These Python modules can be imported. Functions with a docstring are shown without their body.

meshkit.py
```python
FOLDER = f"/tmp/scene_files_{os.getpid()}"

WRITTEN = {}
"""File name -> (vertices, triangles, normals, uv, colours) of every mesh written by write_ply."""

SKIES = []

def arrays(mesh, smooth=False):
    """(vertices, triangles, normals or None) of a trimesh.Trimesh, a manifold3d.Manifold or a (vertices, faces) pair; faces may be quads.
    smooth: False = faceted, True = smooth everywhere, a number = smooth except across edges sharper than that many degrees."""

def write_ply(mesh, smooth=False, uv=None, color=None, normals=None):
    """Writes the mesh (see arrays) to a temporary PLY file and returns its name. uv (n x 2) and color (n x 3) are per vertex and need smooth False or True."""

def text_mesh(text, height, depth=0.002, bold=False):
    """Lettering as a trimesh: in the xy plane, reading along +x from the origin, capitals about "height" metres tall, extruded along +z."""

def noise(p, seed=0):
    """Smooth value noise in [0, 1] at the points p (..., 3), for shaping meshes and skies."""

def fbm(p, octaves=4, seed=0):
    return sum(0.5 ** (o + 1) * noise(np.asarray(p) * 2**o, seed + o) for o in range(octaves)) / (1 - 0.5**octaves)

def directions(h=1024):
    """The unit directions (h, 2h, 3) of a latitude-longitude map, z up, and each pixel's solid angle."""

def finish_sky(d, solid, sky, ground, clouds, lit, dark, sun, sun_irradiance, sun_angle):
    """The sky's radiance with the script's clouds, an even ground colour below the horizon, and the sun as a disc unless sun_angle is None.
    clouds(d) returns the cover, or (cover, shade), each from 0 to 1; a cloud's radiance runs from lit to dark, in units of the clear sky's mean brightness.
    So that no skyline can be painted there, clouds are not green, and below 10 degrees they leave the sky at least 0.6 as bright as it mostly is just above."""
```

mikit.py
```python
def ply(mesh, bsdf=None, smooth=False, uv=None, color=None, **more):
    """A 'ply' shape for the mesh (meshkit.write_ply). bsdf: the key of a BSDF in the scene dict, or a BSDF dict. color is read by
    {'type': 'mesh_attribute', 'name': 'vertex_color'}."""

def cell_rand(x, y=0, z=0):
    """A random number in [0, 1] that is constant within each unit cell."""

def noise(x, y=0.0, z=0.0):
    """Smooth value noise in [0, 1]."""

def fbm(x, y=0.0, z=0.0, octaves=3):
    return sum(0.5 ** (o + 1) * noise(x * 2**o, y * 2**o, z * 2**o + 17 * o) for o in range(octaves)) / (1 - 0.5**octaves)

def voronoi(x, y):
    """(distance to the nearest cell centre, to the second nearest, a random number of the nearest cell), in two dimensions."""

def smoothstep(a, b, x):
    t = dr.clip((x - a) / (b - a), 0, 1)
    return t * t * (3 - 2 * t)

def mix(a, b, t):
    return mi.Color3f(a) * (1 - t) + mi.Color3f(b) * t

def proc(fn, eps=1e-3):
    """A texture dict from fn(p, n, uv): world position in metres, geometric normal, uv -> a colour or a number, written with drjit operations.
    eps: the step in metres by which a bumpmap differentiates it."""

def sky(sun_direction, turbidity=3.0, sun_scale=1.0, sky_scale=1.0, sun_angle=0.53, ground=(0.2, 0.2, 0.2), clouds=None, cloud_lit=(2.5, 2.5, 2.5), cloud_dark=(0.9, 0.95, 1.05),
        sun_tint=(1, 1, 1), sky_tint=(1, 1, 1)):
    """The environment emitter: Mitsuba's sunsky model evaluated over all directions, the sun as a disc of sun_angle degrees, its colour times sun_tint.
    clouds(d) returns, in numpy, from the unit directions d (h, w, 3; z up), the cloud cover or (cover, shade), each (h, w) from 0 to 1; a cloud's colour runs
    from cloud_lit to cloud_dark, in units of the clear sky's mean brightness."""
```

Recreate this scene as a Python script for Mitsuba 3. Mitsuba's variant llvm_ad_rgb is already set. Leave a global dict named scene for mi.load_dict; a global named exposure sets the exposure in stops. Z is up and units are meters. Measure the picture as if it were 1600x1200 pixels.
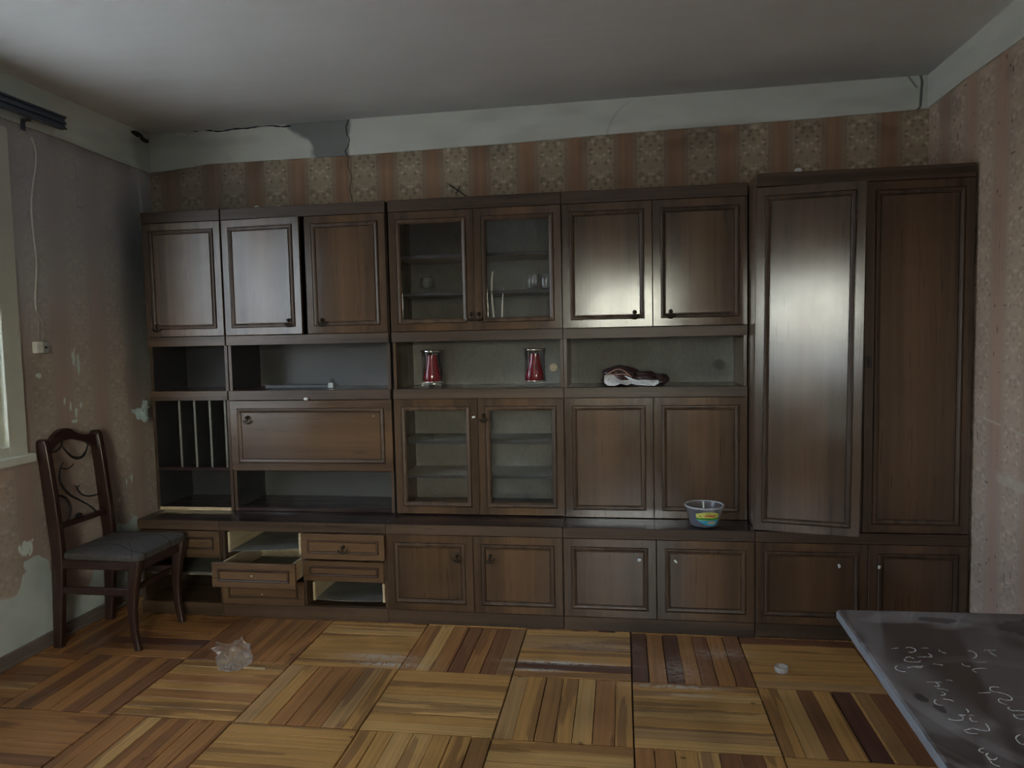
import math, random
import numpy as np
import drjit as dr
import trimesh
import mitsuba as mi
import mikit, meshkit
from shapely.geometry import Polygon
from mikit import noise, fbm, voronoi, cell_rand, smoothstep, mix

random.seed(7)
rng = np.random.default_rng(7)
T = mi.ScalarTransform4f
scene, labels = {}, {}

# ------------------------------------------------------------------ camera, sky, exposure
CAM, YAW, PITCH, ROLL, FPX = np.array([2.749, -4.010, 1.445]), -0.1505, -0.0671, -0.0206, 1135.0
fwd = np.array([math.sin(YAW) * math.cos(PITCH), math.cos(YAW) * math.cos(PITCH), math.sin(PITCH)])
rgt = np.array([math.cos(YAW), -math.sin(YAW), 0.0])
upv = np.cross(rgt, fwd)
up2 = -rgt * math.sin(ROLL) + upv * math.cos(ROLL)
scene['camera'] = {'type': 'perspective', 'fov': math.degrees(2 * math.atan(800 / FPX)), 'fov_axis': 'x', 'near_clip': 0.05,
                   'to_world': T().look_at(origin=CAM.tolist(), target=(CAM + fwd).tolist(), up=up2.tolist())}


def haze(d):
    n = meshkit.fbm(d * np.array([2.0, 2.0, 4.0]), 3, 5)
    return np.clip(0.10 + 0.30 * n, 0, 1), np.clip(n * 0.6, 0, 1)


scene['sky'] = mikit.sky([0.38, -1.0, 0.48], turbidity=6.0, sun_scale=0.0, sky_scale=1.0, ground=(0.66, 0.63, 0.57), sky_tint=(0.90, 1.05, 1.26),
                         clouds=haze, cloud_lit=(1.9, 1.95, 2.0), cloud_dark=(1.2, 1.28, 1.36))
exposure = 5.66

# ------------------------------------------------------------------ materials


def principled(color, rough=0.5, spec=0.5, **k):
    c = color if isinstance(color, dict) else {'type': 'rgb', 'value': list(color)}
    return {'type': 'twosided', 'b': {'type': 'principled', 'base_color': c, 'roughness': rough, 'specular': spec, **k}}


def diffuse(color):
    c = color if isinstance(color, dict) else {'type': 'rgb', 'value': list(color)}
    return {'type': 'twosided', 'b': {'type': 'diffuse', 'reflectance': c}}


def wood_color(p, n, uv):
    a, l = uv.x, uv.y                      # across the grain, along the grain, in metres
    w = a + 0.010 * (noise(l * 3.0, a * 4.0) - 0.5) + 0.02 * (noise(l * 1.1, 3.7, a * 2.0) - 0.5)
    bands = fbm(w * 38.0, l * 0.9, 1.3, octaves=2)
    fine = noise(w * 420.0, l * 9.0)
    mott = noise(a * 3.0 + 11.0, l * 2.0)
    centre = dr.exp(-dr.square(a / 0.105)) * (0.75 + 0.25 * mott)
    dark, mid, warm = (0.056, 0.036, 0.024), (0.098, 0.060, 0.037), (0.170, 0.092, 0.044)
    c = mix(dark, mid, smoothstep(0.25, 0.75, bands))
    c = c * (1 - 0.55 * centre) + mi.Color3f(*warm) * (0.55 * centre)
    pores = smoothstep(0.72, 0.9, fine) * smoothstep(0.3, 0.7, noise(w * 90.0, l * 2.5, 4.0))
    return c * (0.82 + 0.36 * mott) * (1 - 0.45 * pores)


def wood_rough(p, n, uv):
    return 0.125 + 0.07 * fbm(p.x * 7.0 + 3.0, p.z * 6.0, p.y * 3.0, octaves=2) + 0.20 * smoothstep(1.25, 0.9, p.x)


def counter_color(p, n, uv):
    return mix((0.022, 0.014, 0.013), (0.040, 0.026, 0.024), noise(uv.x * 60.0, uv.y * 1.5)) * (0.8 + 0.5 * noise(p.x * 8, p.y * 8))


def board_color(p, n, uv):
    v = fbm(p.x * 14.0, p.z * 14.0, p.y * 14.0, octaves=2)
    return mix((0.125, 0.122, 0.10), (0.175, 0.17, 0.145), v) * (0.9 + 0.2 * noise(p.x * 170, p.z * 60, p.y * 60))


def raw_color(p, n, uv):
    return mix((0.40, 0.31, 0.19), (0.55, 0.45, 0.30), noise(p.x * 60, p.y * 5, p.z * 90))


def plank_color(p, n, uv):
    tone = dr.floor(uv.x)
    a = (uv.x - tone)
    l = uv.y
    pal = [(0.50, 0.272, 0.088), (0.56, 0.335, 0.122), (0.38, 0.180, 0.064), (0.235, 0.108, 0.050), (0.120, 0.055, 0.036), (0.44, 0.26, 0.108)]
    c = mi.Color3f(*pal[0])
    for i in range(1, 6):
        c = dr.select(tone > i - 0.5, mi.Color3f(*pal[i]), c)
    w = a + 0.012 * (noise(l * 4.0, a * 8.0) - 0.5)
    g = fbm(w * 130.0, l * 2.0, tone, octaves=2)
    c *= 0.80 + 0.40 * g
    heart = smoothstep(0.66, 0.71, noise(w * 22.0 + 7.0, l * 1.6, tone + 9.0) + 0.10 * (noise(w * 160.0, l * 12.0) - 0.5))
    c = c * (1 - 0.5 * heart) + mi.Color3f(0.15, 0.06, 0.035) * (0.5 * heart)
    d1, d2, k = voronoi(p.x * 2.6 + 0.5 * noise(p.y * 3, 1.0), p.y * 2.6 + 0.5 * noise(p.x * 3, 2.0))
    knot = (1 - smoothstep(0.015, 0.05, d1 + 0.03 * noise(p.x * 90, p.y * 90))) * smoothstep(0.70, 0.72, k)
    c = c * (1 - 0.6 * knot)
    dirt = smoothstep(0.45, 0.85, fbm(p.x * 3.1, p.y * 3.1, 2.0, octaves=3))
    c = c * (1 - 0.30 * dirt)
    # plaster dust trodden into the joints
    dust = mi.Float(0)
    for (x, y, rx, ry, s) in [(2.47, -0.905, 0.20, 0.016, 1.0), (2.38, -0.985, 0.10, 0.013, 0.9), (2.95, -1.075, 0.16, 0.014, 0.9), (3.02, -1.14, 0.09, 0.010, 0.5),
                              (1.66, -0.93, 0.16, 0.035, 0.55), (1.72, -1.00, 0.14, 0.022, 0.75), (2.60, -0.72, 0.22, 0.05, 0.25), (3.18, -0.74, 0.12, 0.05, 0.35), (2.98, -0.93, 0.08, 0.09, 0.3)]:
        r = dr.square((p.x - x) / rx) + dr.square((p.y - y) / ry)
        dust = dr.maximum(dust, s * dr.exp(-r) * smoothstep(0.22, 0.50, fbm(p.x * 60, p.y * 110, octaves=2)))
    return c * (1 - dust) + mi.Color3f(0.62, 0.58, 0.50) * dust


def wallpaper_color(p, n, uv):
    side = dr.abs(n.x) > 0.5
    s = dr.select(side, dr.select(p.x < 2.0, p.y + 0.11, -p.y - 0.06), p.x - 1.852)
    z = p.z
    t = s / 0.265
    t = t - dr.floor(t)
    q = dr.minimum(t, 1 - t)                # 0 at the middle of the flowered band, 0.5 at the middle of the brown stripe
    m = s - 0.265 * dr.floor(s / 0.265 + 0.5)
    am = dr.abs(m)
    brown = mix((0.335, 0.190, 0.108), (0.40, 0.24, 0.145), noise(s * 60.0, z * 3.0))
    beige = mix((0.40, 0.31, 0.205), (0.47, 0.375, 0.255), fbm(am * 40.0, z * 40.0, octaves=2))
    zc = z / 0.21
    zc = zc - dr.floor(zc)
    d1, d2, k = voronoi(am * 34.0 + 0.35, zc * 8.0 + 20.0)
    petal = (1 - smoothstep(0.20, 0.42, d1)) * smoothstep(0.45, 0.55, k)
    leaf = (1 - smoothstep(0.15, 0.5, d1)) * (1 - smoothstep(0.30, 0.4, k))
    fl = beige * (1 - 0.30 * leaf)
    fl = fl * (1 - 0.55 * petal) + mi.Color3f(0.68, 0.60, 0.48) * (0.55 * petal)
    lines = smoothstep(0.3, 0.7, 0.5 + 0.5 * dr.sin(q * 265.0))
    edge = mix((0.30, 0.20, 0.13), (0.40, 0.30, 0.21), lines)
    c = dr.select(q < 0.27, fl, dr.select(q < 0.36, edge, brown))
    # side walls: faded, pinker paper; on the left, painted blue-grey lens haze too
    up = smoothstep(1.0, 1.9, z + 0.5 * (fbm(p.y * 2.0, z * 1.5, 6.0, octaves=3) - 0.5))
    faded = dr.select(p.x < 2.0, mi.Color3f(0.48, 0.405, 0.385) * (1 - up) + mi.Color3f(0.47, 0.49, 0.515) * up, mi.Color3f(0.66, 0.49, 0.40))
    k_left = dr.select(side, dr.select(p.x < 2.0, 0.56 + 0.22 * up, mi.Float(0.42)), mi.Float(0.0))
    c = c * (1 - k_left) + faded * k_left
    stain = smoothstep(0.42, 0.8, fbm(s * 2.3, z * 1.6, 5.0 + p.x, octaves=3))
    c *= 1 - 0.22 * stain
    # torn places that show the plaster
    plaster = mix((0.43, 0.48, 0.45), (0.56, 0.61, 0.58), fbm(p.y * 9, z * 9, p.x, octaves=3))
    edge_n = fbm(p.y * 5.0, z * 5.0, 2.0, octaves=3)
    low = smoothstep(0.0, 0.02, 0.60 - 0.55 * edge_n + 0.34 * smoothstep(-0.95, -1.5, p.y) - z + 0.10 * noise(p.y * 26, z * 14))
    low = low * smoothstep(0.30, 0.34, noise(p.y * 7.0 + 3, z * 4.0) + 0.25 * smoothstep(0.35, 0.1, z))
    left = side & (p.x < 2.0)
    tear = dr.select(left, low, mi.Float(0))
    chips = mi.Float(0)
    for (y, zz, ry, rz) in [(-0.695, 1.375, 0.014, 0.045), (-0.665, 1.345, 0.013, 0.05), (-0.775, 1.16, 0.008, 0.02), (-0.735, 1.13, 0.007, 0.03), (-0.70, 1.10, 0.009, 0.025), (-0.665, 1.13, 0.007, 0.02),
                            (-0.715, 1.055, 0.018, 0.009), (-0.72, 0.98, 0.03, 0.012), (-0.31, 0.675, 0.008, 0.03), (-0.355, 0.665, 0.008, 0.025), (-0.42, 0.585, 0.014, 0.017), (-1.06, 0.50, 0.05, 0.04), (-0.93, 1.30, 0.02, 0.015)]:
        r = dr.square((p.y - y) / ry) + dr.square((z - zz) / rz)
        chips = dr.maximum(chips, 1 - smoothstep(0.5, 1.3, r + 1.3 * (noise(p.y * 90, z * 60) - 0.5)))
    tear = dr.maximum(tear, dr.select(left, chips, mi.Float(0)))
    plaster = plaster * (1 + 0.25 * chips)
    c = c * (1 - tear) + plaster * tear
    # dark teal blended in towards the corner and soot above the first cabinet
    corner_teal = smoothstep(-0.36, -0.20, p.y + 0.10 * (fbm(p.y * 5, z * 3, 4.0, octaves=3) - 0.5)) * smoothstep(0.95, 1.35, z) * (1 - smoothstep(2.15, 2.45, z))
    corner_teal = dr.select(left, 0.62 * corner_teal, mi.Float(0))
    c = c * (1 - corner_teal) + mi.Color3f(0.13, 0.16, 0.165) * corner_teal
    drip = dr.select(left, (1 - smoothstep(0.008, 0.02, dr.abs(p.y + 0.105 + 0.05 * (z - 2.2) + 0.02 * (noise(z * 9, 1.0) - 0.5)))) * smoothstep(1.95, 2.1, z) * 0.55, mi.Float(0))
    c = c * (1 - drip) + mi.Color3f(0.55, 0.57, 0.55) * drip
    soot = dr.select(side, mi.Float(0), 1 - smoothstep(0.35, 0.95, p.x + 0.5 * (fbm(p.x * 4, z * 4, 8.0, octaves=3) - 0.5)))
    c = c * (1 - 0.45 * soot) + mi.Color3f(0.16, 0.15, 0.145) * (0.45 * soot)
    # an old pencilled rectangle
    box = dr.maximum(dr.abs(p.y + 0.55) / 0.052, dr.abs(z - 2.265) / 0.118)
    line = dr.select(left, (1 - smoothstep(0.012, 0.03, dr.abs(box - 1.0))) * 0.45 * smoothstep(0.3, 0.55, noise(p.y * 20, z * 15)), mi.Float(0))
    c *= 1 - line
    # scraped band across the right wall
    right = side & (p.x > 2.0)
    sc = (1 - smoothstep(0.014, 0.030, dr.abs(z - 0.81 - 0.03 * (p.y + 0.85)) + 0.02 * (noise(p.y * 20, z * 50) - 0.5))) * smoothstep(-0.72, -0.78, p.y)
    sc = dr.maximum(sc, (1 - smoothstep(0.003, 0.008, dr.abs(z - 1.03 - 0.1 * (p.y + 0.8)))) * smoothstep(0.4, 0.6, noise(p.y * 12, 1.0)))
    sc = dr.select(right, sc * 0.7, mi.Float(0))
    c = c * (1 - sc) + mi.Color3f(0.55, 0.48, 0.36) * sc
    nick = dr.select(right, smoothstep(0.93, 0.95, noise(p.y * 40.0, z * 40.0, 8.0)), mi.Float(0)) * 0.5
    c *= 1 - nick
    top = smoothstep(2.36, 2.47, z + 0.05 * (noise(s * 9.0, z * 9.0) - 0.5)) * smoothstep(0.55, 0.75, noise(s * 11.0, z * 7.0, 3.0))
    c *= 1 - 0.22 * top
    crack = dr.select(side, mi.Float(0), 1 - smoothstep(0.0015, 0.004, dr.abs(p.x - 1.245 - 0.035 * (noise(z * 14.0, 2.0) - 0.5) + 0.05 * (z - 2.3))))
    return c * (1 - 0.6 * crack)


def band_color(p, n, uv):
    side = dr.abs(n.x) > 0.5
    v = fbm(p.x * 3.0, p.z * 9.0, p.y * 3.0, octaves=3)
    c = mix((0.66, 0.66, 0.57), (0.78, 0.78, 0.685), v)
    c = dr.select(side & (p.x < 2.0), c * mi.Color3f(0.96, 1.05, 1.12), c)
    e = 0.10 * (fbm(p.z * 9.0, p.x * 9.0, 3.0, octaves=3) - 0.5)
    cem = smoothstep(0.86, 0.90, p.x + 1.3 * e - 0.85 * (2.665 - p.z)) * (1 - smoothstep(1.235, 1.262, p.x + 0.5 * e))
    cem = dr.select(side, mi.Float(0), cem)
    c = c * (1 - cem) + mix((0.235, 0.245, 0.225), (0.29, 0.30, 0.275), v) * cem
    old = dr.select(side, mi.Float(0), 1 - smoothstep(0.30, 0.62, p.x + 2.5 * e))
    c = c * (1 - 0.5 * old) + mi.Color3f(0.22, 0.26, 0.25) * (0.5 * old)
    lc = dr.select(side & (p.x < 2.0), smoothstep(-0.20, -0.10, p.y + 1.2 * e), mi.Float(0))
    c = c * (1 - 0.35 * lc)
    crack = 1 - smoothstep(0.002, 0.006, dr.abs(p.x - 1.232 - 0.03 * (noise(p.z * 30.0, 1.0) - 0.5)))
    crack = dr.maximum(crack, 1 - smoothstep(0.003, 0.010, dr.abs(p.x - 4.235 - 0.05 * (noise(p.z * 18.0, 4.0) - 0.5))))
    crack = dr.maximum(crack, 0.7 * (1 - smoothstep(0.003, 0.010, dr.abs(p.x - 4.20 + 0.7 * (p.z - 2.68)))) * smoothstep(2.63, 2.65, p.z))
    c *= 1 - 0.75 * dr.select(side, mi.Float(0), crack)
    arc = 1 - smoothstep(0.0, 0.012, dr.abs(dr.sqrt(dr.square(p.x - 2.92) + dr.square(p.z - 2.46)) - 0.24))
    c *= 1 - 0.16 * dr.select(side, mi.Float(0), arc * smoothstep(2.9, 2.7, p.x))
    smudge = smoothstep(0.45, 0.8, fbm(p.x * 2.2 + 2, p.z * 10.0, p.y * 2.2, octaves=3))
    return c * (1 - 0.16 * smudge)


def ceiling_color(p, n, uv):
    v = fbm(p.x * 1.3 + 4, p.y * 1.3, 1.0, octaves=3)
    c = mix((0.68, 0.68, 0.64), (0.80, 0.80, 0.76), v)
    back_dark = smoothstep(-0.55, -0.02, p.y + 0.35 * (fbm(p.x * 2.2, p.y * 3.0, 7.0, octaves=3) - 0.5))
    c *= 1 - 0.28 * back_dark  # ceiling colour darkens towards the back wall
    trow = noise(p.x * 3.0 + p.y * 1.0, p.y * 26.0)
    return c * (0.985 + 0.03 * trow)


def table_color(p, n, uv):
    x, y = uv.x, uv.y
    base = mix((0.040, 0.028, 0.024), (0.075, 0.051, 0.042), fbm(x * 5.0, y * 5.0, octaves=3))
    sw = fbm(x * 7.0 + 2.0 * noise(x * 4, y * 4), y * 7.0 + 2.0 * noise(y * 4, x * 4, 5.0), 3.0, octaves=3)
    wipe = smoothstep(0.46, 0.66, sw)
    streak = smoothstep(0.50, 0.75, noise((x + 0.25 * y) * 26.0 + 3.0 * noise(x * 5, y * 3), y * 3.0))
    d = 0.46 * wipe + 0.26 * streak
    edge = dr.maximum(1 - smoothstep(0.0, 0.06, x - 0.02 * noise(y * 9, 1.0)), 1 - smoothstep(0.0, 0.06, y - 0.02 * noise(x * 9, 2.0)))
    d = dr.clip(d + 0.20 * edge * noise(x * 9, y * 9), 0, 0.7)
    rad = dr.sqrt(dr.square(x - 0.20) + dr.square((y - 0.62) * 0.8)) + 0.02 * noise(x * 7, y * 7, 4.0)
    arcs = smoothstep(0.55, 0.9, noise(rad * 95.0, 1.0)) * smoothstep(0.45, 0.7, noise(x * 6.0 + 3, y * 6.0, 9.0)) * smoothstep(0.34, 0.22, rad)
    rad2 = dr.sqrt(dr.square(x - 0.55) + dr.square(y - 0.25)) + 0.03 * noise(x * 5, y * 5, 2.0)
    arcs = dr.maximum(arcs, 0.7 * smoothstep(0.6, 0.9, noise(rad2 * 80.0, 2.0)) * smoothstep(0.42, 0.65, noise(x * 5.0, y * 5.0, 3.0)))
    d = dr.clip(d + 0.4 * arcs, 0, 0.8)
    c = base * (1 - d) + mi.Color3f(0.26, 0.25, 0.255) * d
    spill = mi.Float(0)
    for (cx, cy, rx, ry) in [(0.20, 0.040, 0.045, 0.020), (0.385, 0.075, 0.06, 0.05), (0.012, 0.43, 0.012, 0.018), (0.03, 0.47, 0.010, 0.016)]:
        r = dr.square((x - cx) / rx) + dr.square((y - cy) / ry)
        spill = dr.maximum(spill, 1 - smoothstep(0.6, 1.2, r + 2.0 * (fbm(x * 50, y * 50, octaves=3) - 0.5)))
    return c * (1 - 0.55 * spill)


def table_rough(p, n, uv):
    return 0.46 + 0.22 * fbm(uv.x * 7.0 + 2.0 * noise(uv.x * 4, uv.y * 4), uv.y * 7.0, 3.0, octaves=2)


def seat_color(p, n, uv):
    # grey upholstery with a darker trailing leaf figure
    x, y = p.x - 0.32, p.y + 0.81
    v = dr.minimum(dr.abs(y - 0.05 - 0.07 * dr.sin(13.0 * x + 0.6)), dr.abs(y + 0.11 - 0.05 * dr.sin(15.0 * x + 2.0)))
    v = dr.minimum(v, dr.abs(dr.sqrt(dr.square(x - 0.06) + dr.square(y - 0.02)) - 0.075) + 0.01 * noise(x * 20, y * 20))
    v = dr.minimum(v, dr.abs(x - 0.10 + 0.09 * dr.sin(10.0 * y + 1.0)) + 0.002)
    vine = 1 - smoothstep(0.0022, 0.0048, v)
    c = mix((0.062, 0.058, 0.055), (0.085, 0.078, 0.072), noise(p.x * 300, p.y * 300))
    return c * (1 - 0.62 * vine)


def label_color(p, n, uv):
    u, v = uv.x, uv.y
    c = mi.Color3f(0.62, 0.60, 0.16)                                            # yellow top
    c = dr.select(v < 0.60, mi.Color3f(0.05, 0.27, 0.05), c)                    # green band
    c = dr.select(v < 0.43, mi.Color3f(0.05, 0.36, 0.52), c)                    # blue foot
    c = dr.select((v < 0.445) & (v > 0.415), mi.Color3f(0.55, 0.55, 0.2), c)
    red = (dr.abs(u - 0.58) < 0.24) & (dr.abs(v - 0.745) < 0.07)
    c = dr.select(red, mix((0.50, 0.10, 0.03), (0.62, 0.30, 0.12), smoothstep(0.55, 0.65, noise(u * 34, v * 18))), c)
    mark = (dr.abs(u - 0.17) < 0.05) & (dr.abs(v - 0.745) < 0.03)
    c = dr.select(mark, mi.Color3f(0.10, 0.13, 0.05), c)
    white = (dr.abs(u - 0.66) < 0.17) & (dr.abs(v - 0.22) < 0.10)
    c = dr.select(white, mix((0.55, 0.55, 0.50), (0.60, 0.40, 0.28), smoothstep(0.4, 0.6, noise(u * 18, v * 18))), c)
    return c


def print_color(p, n, uv):
    c = mix((0.60, 0.62, 0.62), (0.70, 0.72, 0.72), noise(p.x * 30, p.z * 60))
    row = uv.y * 9.0
    fr = row - dr.floor(row)
    ink = ((fr > 0.35) & (fr < 0.65)) & (noise(uv.x * 60, dr.floor(row)) > 0.58) & (uv.x > 0.06) & (uv.x < 0.9)
    return dr.select(ink, c * 0.62, c)


P = mikit.proc
MATS = {
    'wood': principled(P(wood_color), P(wood_rough), 0.7),
    'counter': principled(P(counter_color), 0.13, 0.5),
    'shelf_pale': principled((0.30, 0.295, 0.25), 0.45, 0.4),
    'board_dark': principled((0.034, 0.034, 0.036), 0.5, 0.4),
    'board_mid': principled((0.066, 0.066, 0.064), 0.5, 0.4),
    'wood_dull': principled(P(wood_color), 0.38, 0.4),
    'board': principled(P(board_color), 0.55, 0.4),
    'raw': principled(P(raw_color), 0.6, 0.3),
    'plank': principled(P(plank_color), 0.36, 0.45),
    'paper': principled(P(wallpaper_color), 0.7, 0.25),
    'band': diffuse(P(band_color)),
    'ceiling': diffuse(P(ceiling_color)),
    'tabletop': principled(P(table_color), P(table_rough), 0.6),
    'seat': principled(P(seat_color), 0.85, 0.2),
    'label': principled(P(label_color), 0.4, 0.4),
    'print': principled(P(print_color), 0.45, 0.4),
    'subfloor': diffuse((0.05, 0.035, 0.025)),
    'bronze': principled((0.055, 0.045, 0.032), 0.32, 0.5, metallic=0.8),
    'brass': principled((0.30, 0.22, 0.10), 0.3, 0.5, metallic=0.9),
    'black': principled((0.02, 0.02, 0.022), 0.4, 0.5),
    'white': principled((0.72, 0.72, 0.68), 0.45, 0.5),
    'dull_white': principled((0.55, 0.54, 0.49), 0.7, 0.3),
    'grey_plastic': principled((0.33, 0.35, 0.35), 0.45, 0.5),
    'frame_paint': principled((0.56, 0.575, 0.50), 0.45, 0.45),
    'chair_wood': principled((0.032, 0.014, 0.012), 0.22, 0.5, clearcoat=0.6, clearcoat_gloss=0.85),
    'iron': principled((0.03, 0.028, 0.03), 0.4, 0.5, metallic=0.5),
    'bar_metal': principled((0.045, 0.047, 0.05), 0.55, 0.4),
    'rail_paint': principled((0.055, 0.075, 0.10), 0.35, 0.5),
    'chalk': diffuse((0.66, 0.68, 0.70)),
    'edge_dust': principled((0.22, 0.23, 0.24), 0.45, 0.5),
    'splinter': principled((0.52, 0.38, 0.20), 0.6, 0.3),
    'baseboard': principled((0.16, 0.13, 0.11), 0.5, 0.4),
    'pane': {'type': 'thindielectric', 'int_ior': 1.5},
    'glass_wall': {'type': 'blendbsdf', 'weight': 0.10, 'a': {'type': 'thindielectric', 'int_ior': 1.5}, 'b': principled((0.02, 0.02, 0.025), 0.2, 0.6)},
    'clear': {'type': 'dielectric', 'int_ior': 1.5},
    'film': {'type': 'blendbsdf', 'weight': 0.10, 'a': {'type': 'thindielectric', 'int_ior': 1.49}, 'b': principled((0.80, 0.80, 0.78), 0.3, 0.6)},
    'tub': {'type': 'blendbsdf', 'weight': 0.15, 'a': {'type': 'thindielectric', 'int_ior': 1.49}, 'b': principled((0.55, 0.58, 0.64), 0.3, 0.6)},
    'tub_rim': principled((0.42, 0.44, 0.46), 0.35, 0.5),
    'red_glass': principled((0.24, 0.004, 0.012), 0.12, 0.6, clearcoat=1.0, clearcoat_gloss=0.95),
    'tape': {'type': 'blendbsdf', 'weight': 0.5, 'a': {'type': 'thindielectric', 'int_ior': 1.49}, 'b': principled((0.7, 0.7, 0.66), 0.3, 0.6)},
    'brown_film': principled((0.045, 0.025, 0.026), 0.22, 0.6),
    'orange_print': principled((0.42, 0.22, 0.17), 0.4, 0.5),
    'blue_stuff': principled((0.05, 0.065, 0.12), 0.6, 0.4),
    'tuft': diffuse((0.40, 0.50, 0.50)),
    'mirror_metal': principled((0.5, 0.5, 0.48), 0.2, 0.5, metallic=1.0),
}
for k, v in MATS.items():
    scene['m_' + k] = v

# ------------------------------------------------------------------ helpers


def number(key):
    if key not in scene and key not in labels and not any(k.startswith(key + '__') for k in scene):
        return key
    i = 1
    while f'{key}_{i:03d}' in scene or f'{key}_{i:03d}' in labels:
        i += 1
    return f'{key}_{i:03d}'


def thing(name, label, cat, group=None):
    key = number(name)
    labels[key] = {'label': label, 'category': cat}
    if group:
        labels[key]['group'] = group
    return key


_taken = {}


def add(mesh, mat, name, parent=None, smooth=False, uv=None, label=None):
    base = f'{parent}__{name}' if parent else name
    n = _taken.get(base, 0)
    _taken[base] = n + 1
    key = base if n == 0 else f'{base}_{n:03d}'
    scene[key] = mikit.ply(mesh, 'm_' + mat, smooth=smooth, uv=uv)
    if label:
        labels[key] = {'label': label}
    return key


def single(name, mesh, mat, label, cat, group=None, smooth=False, uv=None):
    key = thing(name, label, cat, group)
    scene[key] = mikit.ply(mesh, 'm_' + mat, smooth=smooth, uv=uv)
    return key


def structure(name, mesh, mat, label, smooth=False, uv=None):
    scene[name] = mikit.ply(mesh, 'm_' + mat, smooth=smooth, uv=uv)
    labels[name] = {'label': label, 'kind': 'structure'}
    return name


_S = np.array([(x, y, z) for x in (-1, 1) for y in (-1, 1) for z in (-1, 1)], float)
_V24 = np.vstack([_S * np.array(e) for e in ((1, .8, .8), (.8, 1, .8), (.8, .8, 1))])
_H = trimesh.Trimesh(*(lambda h: (h.vertices, h.faces))(trimesh.convex.convex_hull(_V24)), process=False)
_SIGN = np.sign(_H.vertices)
_FULL = np.abs(_H.vertices) > 0.9


def cbox(x0, x1, y0, y1, z0, z1, c=0.0015):
    """A box with chamfered edges."""
    h = np.array([x1 - x0, y1 - y0, z1 - z0]) / 2
    m = np.array([x1 + x0, y1 + y0, z1 + z0]) / 2
    c = min(c, h.min() * 0.8)
    return trimesh.Trimesh(m + _SIGN * np.where(_FULL, h, h - c), _H.faces, process=False)


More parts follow.
